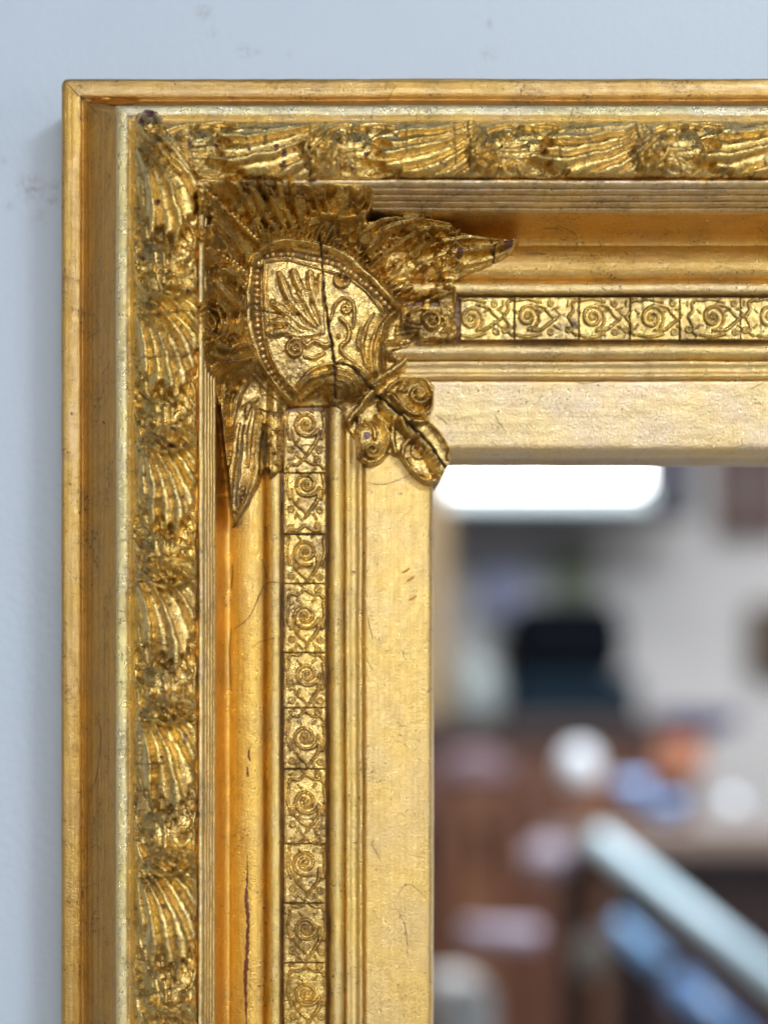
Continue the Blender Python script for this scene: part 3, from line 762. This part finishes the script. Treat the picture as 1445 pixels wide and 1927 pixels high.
Z = np.where(dm > 704, ZM - 3 + (Zb + H - ZM + 3) * sstep(0, 5, sd), Z)
kv = sd > -3
k = kv[:-1, :-1] | kv[1:, :-1] | kv[1:, 1:] | kv[:-1, 1:]
corner = grid_mesh('corner_ornament', X, Y, Z, ORN2, mirror, keep=k, attrs={'dirt': R.dirt, 'bare': R.bare}, flip=True)
corner['label'] = 'cracked shield ornament with palmette, scrolls and leaves over the mitred corner'

# pearls: little domes set in the trench and along the rays
def surf(px, py):
    i = np.argmin((R.px - px) ** 2 + (R.py - py) ** 2); return R.X.flat[i], R.Y.flat[i], Z.flat[i]
def dome(r, nseg=10, nr=4):
    v = [(0, 0, r)]; f = []
    for a in range(1, nr + 1):
        th = a / nr * math.pi * 0.55
        for b in range(nseg): v.append((r * math.sin(th) * math.cos(2 * math.pi * b / nseg), r * math.sin(th) * math.sin(2 * math.pi * b / nseg), r * math.cos(th)))
    for b in range(nseg): f.append((0, 1 + b, 1 + (b + 1) % nseg, 0))
    q = []
    for b in range(nseg): q.append((0, 1 + b, 1 + (b + 1) % nseg))
    tri = [t for t in q]
    for a in range(nr - 1):
        for b in range(nseg):
            p0 = 1 + a * nseg + b; p1 = 1 + a * nseg + (b + 1) % nseg
            tri.append((p0, p0 + nseg, p1 + nseg)); tri.append((p0, p1 + nseg, p1))
    return np.array(v), np.array(tri)
dv, df = dome(4.0)
BV = []; BF = []; nb = 0
def row(pts, gap, r, lift=0.0):
    global nb
    p = crom(pts, 12); seg = np.hypot(*np.diff(p, axis=0).T); c = np.concatenate([[0], np.cumsum(seg)])
    for t in np.arange(gap / 2, c[-1], gap):
        x = np.interp(t, c, p[:, 0]) + rng.normal() * .6; y = np.interp(t, c, p[:, 1]) + rng.normal() * .6
        if rng.random() < 0.05: continue
        a = surf(x, y); rr = r / 4.0 * (0.85 + rng.random() * .3)
        v = dv * rr * np.array([1, 1, 0.9]); v = v + np.array([a[0], a[1], a[2] + lift - 0.5])
        BV.append(to_world(v[:, 0], v[:, 1], v[:, 2])); BF.append(df + nb); nb += len(dv)
row(TR_L[:-1] + [(540,738)], 11.5, 5.4, 2.4); row(TR_T, 12.5, 5.6, 2.4)
row([(404,372),(440,410),(488,458)], 8.5, 3.6); row([(386,360),(404,376)], 8.5, 3.2)
row([(408,468),(440,490),(466,522)], 9, 3.6); row([(472,806),(462,866),(455,950)], 8, 3.0)
row([(766,526),(800,500),(850,486)], 9, 3.4); row([(712,480),(730,455),(752,436)], 8, 3.2)
PEARL = gold('gilt pearls', None, rough=0.28, grain=0.5, speck=0.5, hue=(0.86, 0.64, 0.30))
pe = raw_mesh('pearl_row', np.concatenate(BV), np.concatenate(BF), PEARL, corner); pe['kind'] = 'stuff'

# ---- knob at the outer corner of the leaf band
xs = np.arange(X0 + 126, X0 + 268, 1.3); ys = np.arange(Y0 + 126, Y0 + 268, 1.3)
Xk, Yk = np.meshgrid(xs, ys, indexing='ij'); dk = np.minimum(Xk - X0, Yk - Y0)
q = (dk - 136) / 126.0; Zk0 = 168 + 36 * q + 30 * np.clip(1 - (2 * q - 1) ** 2, 0, 1) ** 0.6
Rk = Relief(Xk, Yk, Zk0, 1.5, 400)
Rk.stroke([(268,222),(282,212),(298,220),(306,238)], 9, 22); Rk.stroke([(262,238),(280,262),(300,276)], 9, 18); Rk.stroke([(282,232)], 16, 16, smooth=False)
Rk.stroke([(310,262),(334,292),(356,322)], 9, 18); Rk.stroke([(318,256),(340,280),(362,300)], 7, 13); Rk.stroke([(298,274),(316,300),(340,326)], 7, 13)
Rk.stroke([(300,252),(318,270),(330,292)], 8, 16); Rk.spot((285,214), 14); Rk.spot((266,232), 9); Rk.spot((296,268), 9, 1, 'dirt')
Hk = Rk.total(1.3, 5); _tk = np.clip(((Rk.px - 280) * 75 + (Rk.py - 232) * 92) / (75 ** 2 + 92 ** 2), 0, 1)
sk = 27 - 7 * _tk - np.hypot(Rk.px - 280 - 75 * _tk, Rk.py - 232 - 92 * _tk) * 0.9 + (fbm(Rk.px / 10, Rk.py / 10, 5) - .47) * 14
mk = sstep(0, 9, sk)
Zk = P(np.clip(dk, 126, 259)) - 3 + (Zk0 + Hk * .8 + 6 - P(np.clip(dk, 126, 259)) + 3) * mk
kv = sk > -2; k = kv[:-1, :-1] | kv[1:, :-1] | kv[1:, 1:] | kv[:-1, 1:]
grid_mesh('corner_knob', Xk, Yk, Zk, ORN, corner, keep=k, attrs={'dirt': Rk.dirt, 'bare': Rk.bare}, flip=True)

# ---- hairs, cracks and bare patches lying on the mouldings (thin real strips)
DARK = plain('dark crack dirt', (0.17, 0.085, 0.025), 0.5)
BOLE = plain('bare red brown bole', (0.16, 0.035, 0.010), 0.38, nscale=900)
AMBER = plain('amber lacquer dab', (0.42, 0.17, 0.02), 0.3, 0.6, nscale=700)
def base_at(px, py):
    x, y = px, py
    z = 0
    for _ in range(12):
        x = CX + (px - CX) * (1 - z / D); y = CY + (py - CY) * (1 - z / D)
        z = 0.5 * z + 0.5 * float(P(min(x - X0, y - Y0)))
    wh = 'v' if x - X0 < y - Y0 else 'h'
    z += wobz(wh, max(x - X0, y - Y0) , min(x - X0, y - Y0)) + 0.5
    return x, y, z
def strip(name, pts, wpx, material, parent, lift=1.0, jag=0.3, n=8):
    p = crom(pts, n); V = []; F = []
    for i, c in enumerate(p):
        a = p[max(0, i - 1)]; b = p[min(len(p) - 1, i + 1)]; t = b - a; t = t / (np.hypot(*t) + 1e-9); nn = np.array([-t[1], t[0]])
        e = math.sin(math.pi * min(1, (i + 0.4) / len(p))) ** 0.5
        w_ = (wpx if np.isscalar(wpx) else np.interp(i / len(p), np.linspace(0, 1, len(wpx)), wpx)) * e
        for s_ in (-1, 0, 1):
            q = c + nn * s_ * w_ * 0.5 * (1 + jag * rng.normal() * (s_ != 0))
            x, y, z = base_at(*q); V.append(to_world(np.array(x), np.array(y), np.array(z + lift + (0.5 if s_ == 0 else -0.2))))
    for i in range(len(p) - 1):
        for j in (0, 1): F.append((i * 3 + j, i * 3 + j + 1, (i + 1) * 3 + j + 1, (i + 1) * 3 + j))
    return raw_mesh(name, np.array(V), np.array(F), material, parent)
lines = [('v', [(162,640),(176,630),(192,618)], 1.6), ('v', [(190,706),(204,690),(208,678)], 1.8), ('v', [(178,1340),(190,1380),(184,1450),(172,1490)], 1.5),
 ('v', [(440,1185),(470,1160),(500,1100),(535,1098)], 3.0), ('v', [(435,1180),(432,1230),(434,1300)], 3.0), ('v', [(494,1052),(500,1075),(502,1090)], 2.2),
 ('v', [(470,1222),(490,1208),(520,1200)], 1.6), ('v', [(437,1060),(438,1080),(435,1110)], 3), ('v', [(697,1585),(706,1600),(716,1620)], 1.6),
 ('v', [(746,1710),(760,1735),(766,1770),(766,1802)], 1.8), ('v', [(745,1690),(760,1668),(776,1666),(796,1684),(804,1694)], 1.2), ('v', [(686,1130),(694,1170),(702,1205)], 1.3),
 ('v', [(686,906),(720,912),(756,900),(780,888)], 1.3), ('v', [(690,1240),(702,1262)], 1.4), ('v', [(135,990),(150,982),(165,985)], 1.3),
 ('h', [(730,190),(738,172),(745,160)], 1.8), ('h', [(930,782),(942,800),(952,814)], 1.8), ('h', [(1044,424),(1062,430),(1080,440),(1086,452)], 2), ('h', [(1018,432),(1038,430),(1058,434)], 2.4),
 ('h', [(1132,542),(1140,548)], 2.5), ('h', [(820,780),(832,790),(842,798)], 2), ('h', [(1410,733),(1425,725),(1440,718)], 1.6), ('h', [(990,478),(1010,477),(1028,478)], 2.5), ('h', [(1078,716),(1100,722),(1140,716)], 1.5)]
for wh, pts, wd_ in lines:
    strip('hairline_crack', pts, wd_ * 0.62, DARK, rail_v if wh == 'v' else rail_h, lift=0.9)
strip('bare_patch', [(465,1600),(466,1650),(464,1690),(467,1730),(465,1790),(462,1850),(464,1930)], [2, 4, 6, 6, 7, 9, 8], BOLE, rail_v, lift=1.0, jag=.35, n=12)
strip('bare_patch', [(470,1410),(468,1420),(471,1432)], 4, BOLE, rail_v, lift=1.0); strip('bare_patch', [(465,1442),(466,1452),(467,1462)], 4, BOLE, rail_v, lift=1.0)
for c in ((764,1074), (772,1090), (777,1126)):
    strip('amber_dab', [(c[0] - 8, c[1] + 4), c, (c[0] + 7, c[1] - 5)], 4, AMBER, rail_v, lift=.9)
strip('amber_dab', [(170,192),(200,190),(230,192),(262,191)], 12, AMBER, rail_h, lift=1.2, jag=.15)
for wh, c, r in (('v',(196,795),5),('v',(179,765),4),('v',(497,1708),4),('v',(666,1076),5),('h',(330,157),4),('h',(1125,725),3),('v',(173,1100),3),('v',(136,778),4),('h',(1170,770),3),('h',(900,735),3)):
    strip('dirt_speck', [(c[0] - r * .5, c[1] - r * .4), (c[0], c[1] + .5), (c[0] + r * .5, c[1] + r * .3)], r, DARK, rail_v if wh == 'v' else rail_h, lift=.8, n=3)
# dark gap of the mitre in the outer moulding
strip('mitre_joint', [(121,152),(150,180),(170,200),(186,216)], 1.6, DARK, rail_h, lift=.8, n=10)

# ---------------------------------------------------------------- mirror glass
gm, nt, b = mat('silvered mirror glass')
b.inputs['Base Color'].default_value = (0.90, 0.91, 0.92, 1); b.inputs['Metallic'].default_value = 1; b.inputs['Roughness'].default_value = 0.0
xa, xb, ya, yb = X0 + 700, X0 + 2100, Y0 + 700, Y0 + 2500
vv = [to_world(np.array(float(x)), np.array(float(y)), np.array(float(z))) for z in (ZM, ZM - 18) for (x, y) in ((xa, ya), (xb, ya), (xb, yb), (xa, yb))]
raw_mesh('mirror_glass', np.array(vv), np.array([(0, 3, 2, 1), (4, 5, 6, 7), (0, 1, 5, 4), (1, 2, 6, 5), (2, 3, 7, 6), (3, 0, 4, 7)]), gm, mirror, smooth=False)

# ---------------------------------------------------------------- the wall behind
wm, nt, b = mat('pale blue painted wall')
c = coords(nt)
n1 = noise(nt, c, 0.25, 3); base_c = mixc(nt, n1, (0.55, 0.66, 0.81), (0.595, 0.69, 0.82))
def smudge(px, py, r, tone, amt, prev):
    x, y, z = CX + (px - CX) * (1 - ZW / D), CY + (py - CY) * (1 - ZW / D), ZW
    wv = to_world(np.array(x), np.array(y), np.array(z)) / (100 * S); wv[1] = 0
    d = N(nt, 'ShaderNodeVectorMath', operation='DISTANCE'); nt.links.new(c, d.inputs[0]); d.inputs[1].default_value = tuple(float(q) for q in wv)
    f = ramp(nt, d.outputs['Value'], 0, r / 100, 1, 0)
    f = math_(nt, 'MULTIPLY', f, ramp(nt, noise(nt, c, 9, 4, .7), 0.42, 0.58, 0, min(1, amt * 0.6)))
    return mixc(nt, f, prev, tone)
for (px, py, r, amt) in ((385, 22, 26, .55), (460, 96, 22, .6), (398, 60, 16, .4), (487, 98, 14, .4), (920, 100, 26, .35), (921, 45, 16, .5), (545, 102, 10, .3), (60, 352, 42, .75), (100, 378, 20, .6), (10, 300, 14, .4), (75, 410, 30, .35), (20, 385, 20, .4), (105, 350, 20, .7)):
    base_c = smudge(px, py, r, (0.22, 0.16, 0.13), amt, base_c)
nt.links.new(base_c, b.inputs['Base Color']); b.inputs['Roughness'].default_value = 0.45
bp = N(nt, 'ShaderNodeBump', Strength=0.5, Distance=3 * S); nt.links.new(noise(nt, c, 5.0, 3), bp.inputs['Height']); nt.links.new(bp.outputs[0], b.inputs['Normal'])
yw = -ZW * S
wall = raw_mesh('wall', np.array([(-1.6, 0, -1.5), (2.6, 0, -1.5), (2.6, 0, 1.4), (-1.6, 0, 1.4), (-1.6, .1, -1.5), (2.6, .1, -1.5), (2.6, .1, 1.4), (-1.6, .1, 1.4)]) ,
    np.array([(0, 1, 2, 3), (4, 7, 6, 5), (0, 4, 5, 1), (1, 5, 6, 2), (2, 6, 7, 3), (3, 7, 4, 0)]), wm, None, smooth=False)
wall.location = (0, yw, H0); wall['kind'] = 'structure'

# ---------------------------------------------------------------- the shop reflected in the glass
def box(name, p0, p1, material, parent=None, bev=0.0, origin=None, rot=None):
    import bmesh
    bm = bmesh.new(); bmesh.ops.create_cube(bm, size=1)
    c = [(a + b_) / 2 for a, b_ in zip(p0, p1)]; s_ = [abs(b_ - a) for a, b_ in zip(p0, p1)]
    for v in bm.verts: v.co = (v.co.x * s_[0], v.co.y * s_[1], v.co.z * s_[2])
    if bev: bmesh.ops.bevel(bm, geom=bm.edges[:], offset=bev, segments=2, profile=.5, affect='EDGES')
    if rot is not None:
        from mathutils import Euler
        bmesh.ops.rotate(bm, verts=bm.verts, cent=(0, 0, 0), matrix=Euler(rot).to_matrix())
    o0 = origin if origin is not None else (0, 0, 0)
    bmesh.ops.translate(bm, verts=bm.verts, vec=[a - b_ for a, b_ in zip(c, o0)])
    me = bpy.data.meshes.new(name); bm.to_mesh(me); bm.free(); me.materials.append(material)
    return link(bpy.data.objects.new(name, me), parent)

def spot3(px, py, R): return W(*room(px, py, R))
def rect(px0, py0, px1, py1, R):
    a = spot3(px0, py0, R); b_ = spot3(px1, py1, R); return a[0], b_[0], a[1], b_[2], a[2]     # x0,x1,y,zlow,zhigh
def tagt(o, label, cat, group=None):
    o['label'] = label; o['category'] = cat
    if group: o['group'] = group

RB = 25000
bx0, _, by, _, _ = rect(0, 0, 10, 10, RB)
m_bw = plain('warm grey shop wall', (0.62, 0.60, 0.60), .8)
m_fl = plain('pale worn floor', (0.40, 0.35, 0.29), .5)
o = box('shop_wall', (-3.5, by - .12, 0), (5.0, by, 3.0), m_bw); o['kind'] = 'structure'
o = box('floor', (-3.5, by, -0.06), (5.0, yw, 0), m_fl); o['kind'] = 'structure'

# lit tube lamp seen at the top of the glass
x0, x1, y_, z0, z1 = rect(100, 330, 1205, 920, 22500)
em, nt, b = mat('lit lamp diffuser'); b.inputs['Emission Color'].default_value = (0.93, 0.97, 1.0, 1); b.inputs['Emission Strength'].default_value = 14.0
m_h = plain('dark lamp housing', (0.03, 0.03, 0.04), .7)
lo = ((x0 + x1) / 2, y_, z1)
lamp = empty('strip_lamp', lo, 'wide white lamp glowing brightly at the top of the mirror, beside the frame corner', 'lamp')
box('diffuser', (x0, y_ - .01, z0), (x1, y_ + .03, z1), em, lamp, .01, lo)
er, nt, b = mat('glowing rim of the diffuser'); b.inputs['Emission Color'].default_value = (0.50, 0.86, 0.98, 1); b.inputs['Emission Strength'].default_value = 0.9
box('glowing_rim', (x0, y_ - .01, z0 - .035), (x1 + .012, y_ + .025, z0 - .001), er, lamp, .004, lo)
box('housing', (x0 - .03, y_ - .09, z0 - .06), (x1 + .13, y_ - .012, z1 + .03), m_h, lamp, .01, lo)
box('hanger', (lo[0] - .01, y_ - .06, z1), (lo[0] + .01, y_ - .04, z1 + .5), m_h, lamp, 0, lo)

m_po = plain('golden brown stand-in', (0.30, 0.20, 0.09), .6, nscale=4, namp=.3)
x0, x1, y_, z0, z1 = rect(690, 868, 845, 1500, 21500)  # stand-in post, added to give the brown blurred band beside the frame
po = empty('blur_band_post', ((x0 + x1) / 2, y_, 0), 'golden brown stand-in post added for the blurred band down the left side of the glass', 'post'); o_ = tuple(po.location)
box('shaft', (x0 + .02, y_ - .12, .2), (x1, y_, z1 - .05), m_po, po, .006, o_)
box('plinth', (x0, y_ - .14, 0), (x1 + .02, y_ + .02, .2), m_po, po, .006, o_); box('cap', (x0, y_ - .14, z1 - .05), (x1 + .005, y_ + .02, z1), m_po, po, .006, o_)

def framed(name, px0, py0, px1, py1, R, frame_c, pic_c, label, cat='picture'):
    x0, x1, y_, z0, z1 = rect(px0, py0, px1, py1, R)
    e = empty(name, ((x0 + x1) / 2, y_, z0), label, cat); o_ = tuple(e.location)
    b_ = 0.035
    mf = plain(name + ' frame', frame_c, .5); mp = plain(name + ' sheet', pic_c, .6, nscale=3, namp=.3)
    box('sheet', (x0 + b_, y_ - .01, z0 + b_), (x1 - b_, y_ + .004, z1 - b_), mp, e, 0, o_)
    box('frame', (x0, y_ - .01, z0), (x0 + b_, y_ + .02, z1), mf, e, .004, o_); box('frame', (x1 - b_, y_ - .01, z0), (x1, y_ + .02, z1), mf, e, .004, o_)
    box('frame', (x0 + b_, y_ - .01, z0), (x1 - b_, y_ + .02, z0 + b_), mf, e, .004, o_); box('frame', (x0 + b_, y_ - .01, z1 - b_), (x1 - b_, y_ + .02, z1), mf, e, .004, o_)
    return e
framed('wall_picture', 1345, 830, 1475, 1005, 24800, (0.10, 0.04, 0.02), (0.13, 0.09, 0.09), 'dark brown framed picture high on the shop wall, at the upper right of the glass')
framed('wall_picture', 905, 1060, 985, 1165, 24800, (0.36, 0.38, 0.55), (0.40, 0.43, 0.66), 'lilac blue picture on the shop wall under the bright lamp')
framed('wall_picture', 1045, 1030, 1120, 1150, 24800, (0.20, 0.22, 0.14), (0.25, 0.27, 0.16), 'dull green picture on the shop wall above the black cabinet')
framed('wall_picture', 1405, 1140, 1500, 1270, 24800, (0.08, 0.05, 0.02), (0.12, 0.08, 0.05), 'small brown picture at the right edge, beside the large pale stretch of shop wall')

m_blk = plain('matt black paint', (0.002, 0.003, 0.006), .8); m_teal = plain('dark teal panel', (0.009, 0.02, 0.032), .8)
x0, x1, y_, z0, z1 = rect(975, 1148, 1178, 1358, 23000)
cab = empty('black_cabinet', ((x0 + x1) / 2, y_, z0), 'black boxy cabinet against the shop wall, left of the pale grey stretch', 'cabinet'); o_ = tuple(cab.location)
zm = z0 + (z1 - z0) * .42
box('upper_box', (x0, y_ - .28, zm + .004), (x1, y_, z1), m_blk, cab, .03, o_)
box('lower_panel', (x0 - .02, y_ - .30, z0), (x1 + .03, y_ + .01, zm), m_teal, cab, .02, o_)
box('top_board', (x0 + .02, y_ - .26, z1), (x1 - .02, y_ - .02, z1 + .02), m_blk, cab, .004, o_)

x0, x1, y_, z0, z1 = rect(845, 1240, 965, 1365, 23500)
m_gl = plain('grey green glaze', (0.30, 0.34, 0.34), .3)
def lathe(name, prof, material, parent, origin, n=28):
    V = []; F = []
    for (r, z) in prof:
        for i in range(n): V.append((r * math.cos(2 * math.pi * i / n) + origin[0], r * math.sin(2 * math.pi * i / n) + origin[1], z + origin[2]))
    for a in range(len(prof) - 1):
        for i in range(n): F.append((a * n + i, a * n + (i + 1) % n, (a + 1) * n + (i + 1) % n, (a + 1) * n + i))
    return raw_mesh(name, np.array(V), np.array(F), material, parent)
def vase(name, px, py_top, py_bot, wpx, R, material, label, cat='vase', prof=None):
    t = spot3(px, py_top, R); bt = spot3(px, py_bot, R); h = t[2] - bt[2]; r = wpx * S * (D - ZM + R) / D / 2
    o_ = lathe(name, [(a * r, z * h) for a, z in (prof or [(0.001, 0), (.6, 0), (.95, .25), (1, .5), (.8, .78), (.42, .9), (.5, 1), (.44, 1), (.36, .9)])], material, None, (0, 0, 0))
    o_.location = bt; tagt(o_, label, cat); return o_
vase('grey_vase', 895, 1225, 1372, 105, 22500, m_gl, 'pale grey green round vase on the long brown sideboard, nearest the gilt frame')

# long sideboard with dark top under the wall
m_wd = plain('red brown wood', (0.10, 0.032, 0.013), .5, nscale=6, namp=.4); m_dk = plain('dark wood', (0.03, 0.011, 0.008), .5); m_or = plain('warm brown wood', (0.15, 0.055, 0.02), .5, nscale=6, namp=.4)
x0, x1, y_, z0, z1 = rect(700, 1368, 1330, 1720, 21000)
sb = empty('sideboard', ((x0 + x1) / 2, y_, 0), 'long red brown wooden sideboard along the shop wall with a dark top', 'sideboard'); o_ = tuple(sb.location)
box('top', (x0, y_ - .5, z1 - .03), (x1, y_ + .01, z1 + .02), m_dk, sb, .005, o_)
box('body', (x0 + .02, y_ - .48, .1), (x1 - .02, y_ - .02, z1 - .03), m_wd, sb, 0, o_)
nd = 5
for i in range(nd):
    a = x0 + .04 + (x1 - x0 - .08) * i / nd; b_ = x0 + .04 + (x1 - x0 - .08) * (i + 1) / nd - .02
    d_ = box('door', (a, y_ - .02, .14), (b_, y_, z1 - .06), m_or if i % 2 else m_wd, sb, .004, o_)
    box('handle', (b_ - .05, y_, z1 - .3), (b_ - .03, y_ + .02, z1 - .2), m_blk, d_, .004, o_)
for i in (x0 + .05, x1 - .1): box('foot', (i, y_ - .3, 0), (i + .05, y_ - .25, .1), m_dk, sb, 0, o_)

# things in front of the sideboard
m_nav = plain('navy cloth', (0.02, 0.018, 0.09), .8); m_mau = plain('mauve cloth', (0.22, 0.15, 0.17), .8); m_lil = plain('lilac grey paper', (0.42, 0.34, 0.42), .6)
m_wht = plain('white china', (0.74, 0.76, 0.80), .25); m_org = plain('orange shade', (0.24, 0.075, 0.028), .7); m_blu = plain('pale blue china', (0.36, 0.54, 0.90), .3)
def cushion(name, px0, py0, px1, py1, R, depth, material, label, cat, bev=.05, rot=None):
    x0, x1, y_, z0, z1 = rect(px0, py0, px1, py1, R)
    c_ = ((x0 + x1) / 2, y_, z0)
    o = box(name, (x0, y_ - depth, z0), (x1, y_, z1), material, None, bev, c_, rot); o.location = c_; tagt(o, label, cat); return o
cushion('navy_box', 1255, 1338, 1390, 1372, 20800, .25, m_nav, 'low navy box on the right end of the sideboard top, under the pale wall', 'box', .01)
cushion('mauve_cushion', 835, 1408, 968, 1478, 18000, .2, m_mau, 'dull mauve cushion beside the gilt frame, above the lilac roll', 'cushion')
cushion('purple_bundle', 1008, 1580, 1085, 1650, 15000, .16, m_lil, 'small dusky purple bundle left of the upper end of the glass shelf', 'bundle', .03)
# lilac roll
def tube(name, a, b_, r, material, parent=None, n=20, origin=(0, 0, 0)):
    from mathutils import Vector
    a = Vector(a); b_ = Vector(b_); z = (b_ - a).normalized(); x = z.orthogonal().normalized(); y = z.cross(x)
    V = []; F = []
    for p_, rr in ((a, r * .6), (a + z * r * .15, r), (b_ - z * r * .15, r), (b_, r * .6)):
        for i in range(n): V.append(tuple(p_ + (x * math.cos(2 * math.pi * i / n) + y * math.sin(2 * math.pi * i / n)) * rr))
    for k_ in range(3):
        for i in range(n): F.append((k_ * n + i, k_ * n + (i + 1) % n, (k_ + 1) * n + (i + 1) % n, (k_ + 1) * n + i))
    return raw_mesh(name, np.array(V), np.array(F), material, parent, origin=origin)
a_ = spot3(868, 1757, 12000); b_ = spot3(1015, 1762, 12000)
o = tube('paper_roll', a_, b_, 46 * S * 15500 / D / 2 , m_lil); tagt(o, 'horizontal lilac grey paper roll beside the lower part of the frame', 'paper roll')
vase('white_jar', 1090, 1400, 1482, 74, 15000, m_wht, 'white rounded jar above the upper end of the glass shelf', 'jar', [(0.001, 0), (.7, 0), (1, .3), (1, .6), (.7, .92), (.3, 1), (0.001, 1)])
vase('orange_shade', 1278, 1388, 1452, 96, 16000, m_org, 'glowing orange lamp shade shaped like a drum, right of the white jar', 'lamp shade', [(1, 0), (.8, 1), (.78, 1), (.97, 0)])
vase('blue_bowl', 1187, 1462, 1512, 62, 14500, m_blu, 'pale blue round bowl just right of the white jar', 'bowl', [(0.001, 0), (.5, 0), (.95, .5), (1, 1), (.94, 1), (.85, .5), (0.001, .12)])
vase('blue_bowl', 1252, 1500, 1545, 66, 14200, plain('mid blue china', (0.24, 0.42, 0.74), .3), 'darker blue bowl between the pale blue bowl and the white ball', 'bowl', [(0.001, 0), (.5, 0), (.95, .5), (1, 1), (.94, 1), (.85, .5), (0.001, .12)])
vase('glint_ball', 1378, 1494, 1542, 42, 14000, m_wht, 'small white ball standing for a bright glint at the right, above the long glass shelf', 'ball', [(max(.001, math.sin(t)), .5 - .5 * math.cos(t)) for t in np.linspace(0, math.pi, 14)])  # ball built in place of a blurred specular glint
vase('taupe_pot', 1112, 1752, 1838, 70, 12500, plain('taupe clay', (0.22, 0.19, 0.16), .7), 'taupe grey round pot left of the short blue glass bar', 'pot')
cushion('grey_box', 838, 1850, 935, 1990, 12000, .25, plain('light grey card', (0.42, 0.41, 0.40), .8), 'light grey box at the bottom of the glass beside the frame', 'box', .02)

# glass topped table whose edges run away to the lower right
m_g1 = plain('pale polished glass edge', (0.66, 0.83, 0.97), .25); m_g2 = plain('blue glass edge', (0.30, 0.54, 0.90), .3)
from mathutils import Vector
def bar(px0, py0, px1, py1, Ra, Rb, r, m_, label):
    a_ = Vector(spot3(px0, py0, Ra)); b_ = Vector(spot3(px1, py1, Rb))
    o = tube('glass_bar', a_, b_, r, m_); tagt(o, label, 'glass bar'); return o
bar(1120, 1575, 1530, 1905, 12500, 11000, .017, m_g1, 'long pale icy blue glass bar running diagonally down to the right')
bar(1155, 1735, 1245, 1820, 12500, 12200, .016, m_g2, 'short mid blue glass bar below the long pale diagonal one')
bar(1265, 1845, 1420, 1990, 12500, 12000, .024, plain('deep blue glass edge', (0.10, 0.19, 0.36), .3), 'deep blue glass bar at the bottom edge, under the long pale diagonal one')
# low table under them
x0, x1, y_, z0, z1 = rect(1125, 1545, 1600, 1560, 13800)
tb = empty('low_table', ((x0 + x1) / 2, y_ - .3, 0), 'brown wooden table carrying the white jar and the bowls, behind the glass bars', 'table'); o_ = tuple(tb.location)
m_tb = plain('grey brown table top', (0.22, 0.15, 0.12), .5, nscale=5, namp=.3)
box('top', (x0, y_ - .5, z0 - .04), (x1, y_, z0), m_tb, tb, .005, o_)
box('apron', (x0 + .05, y_ - .05, z0 - .45), (x1 - .05, y_ - .03, z0 - .04), m_dk, tb, 0, o_)
for a in (x0 + .03, x1 - .08):
    for b2 in (y_ - .46, y_ - .08): box('leg', (a, b2, 0), (a + .05, b2 + .05, z0 - .04), m_dk, tb, .004, o_)
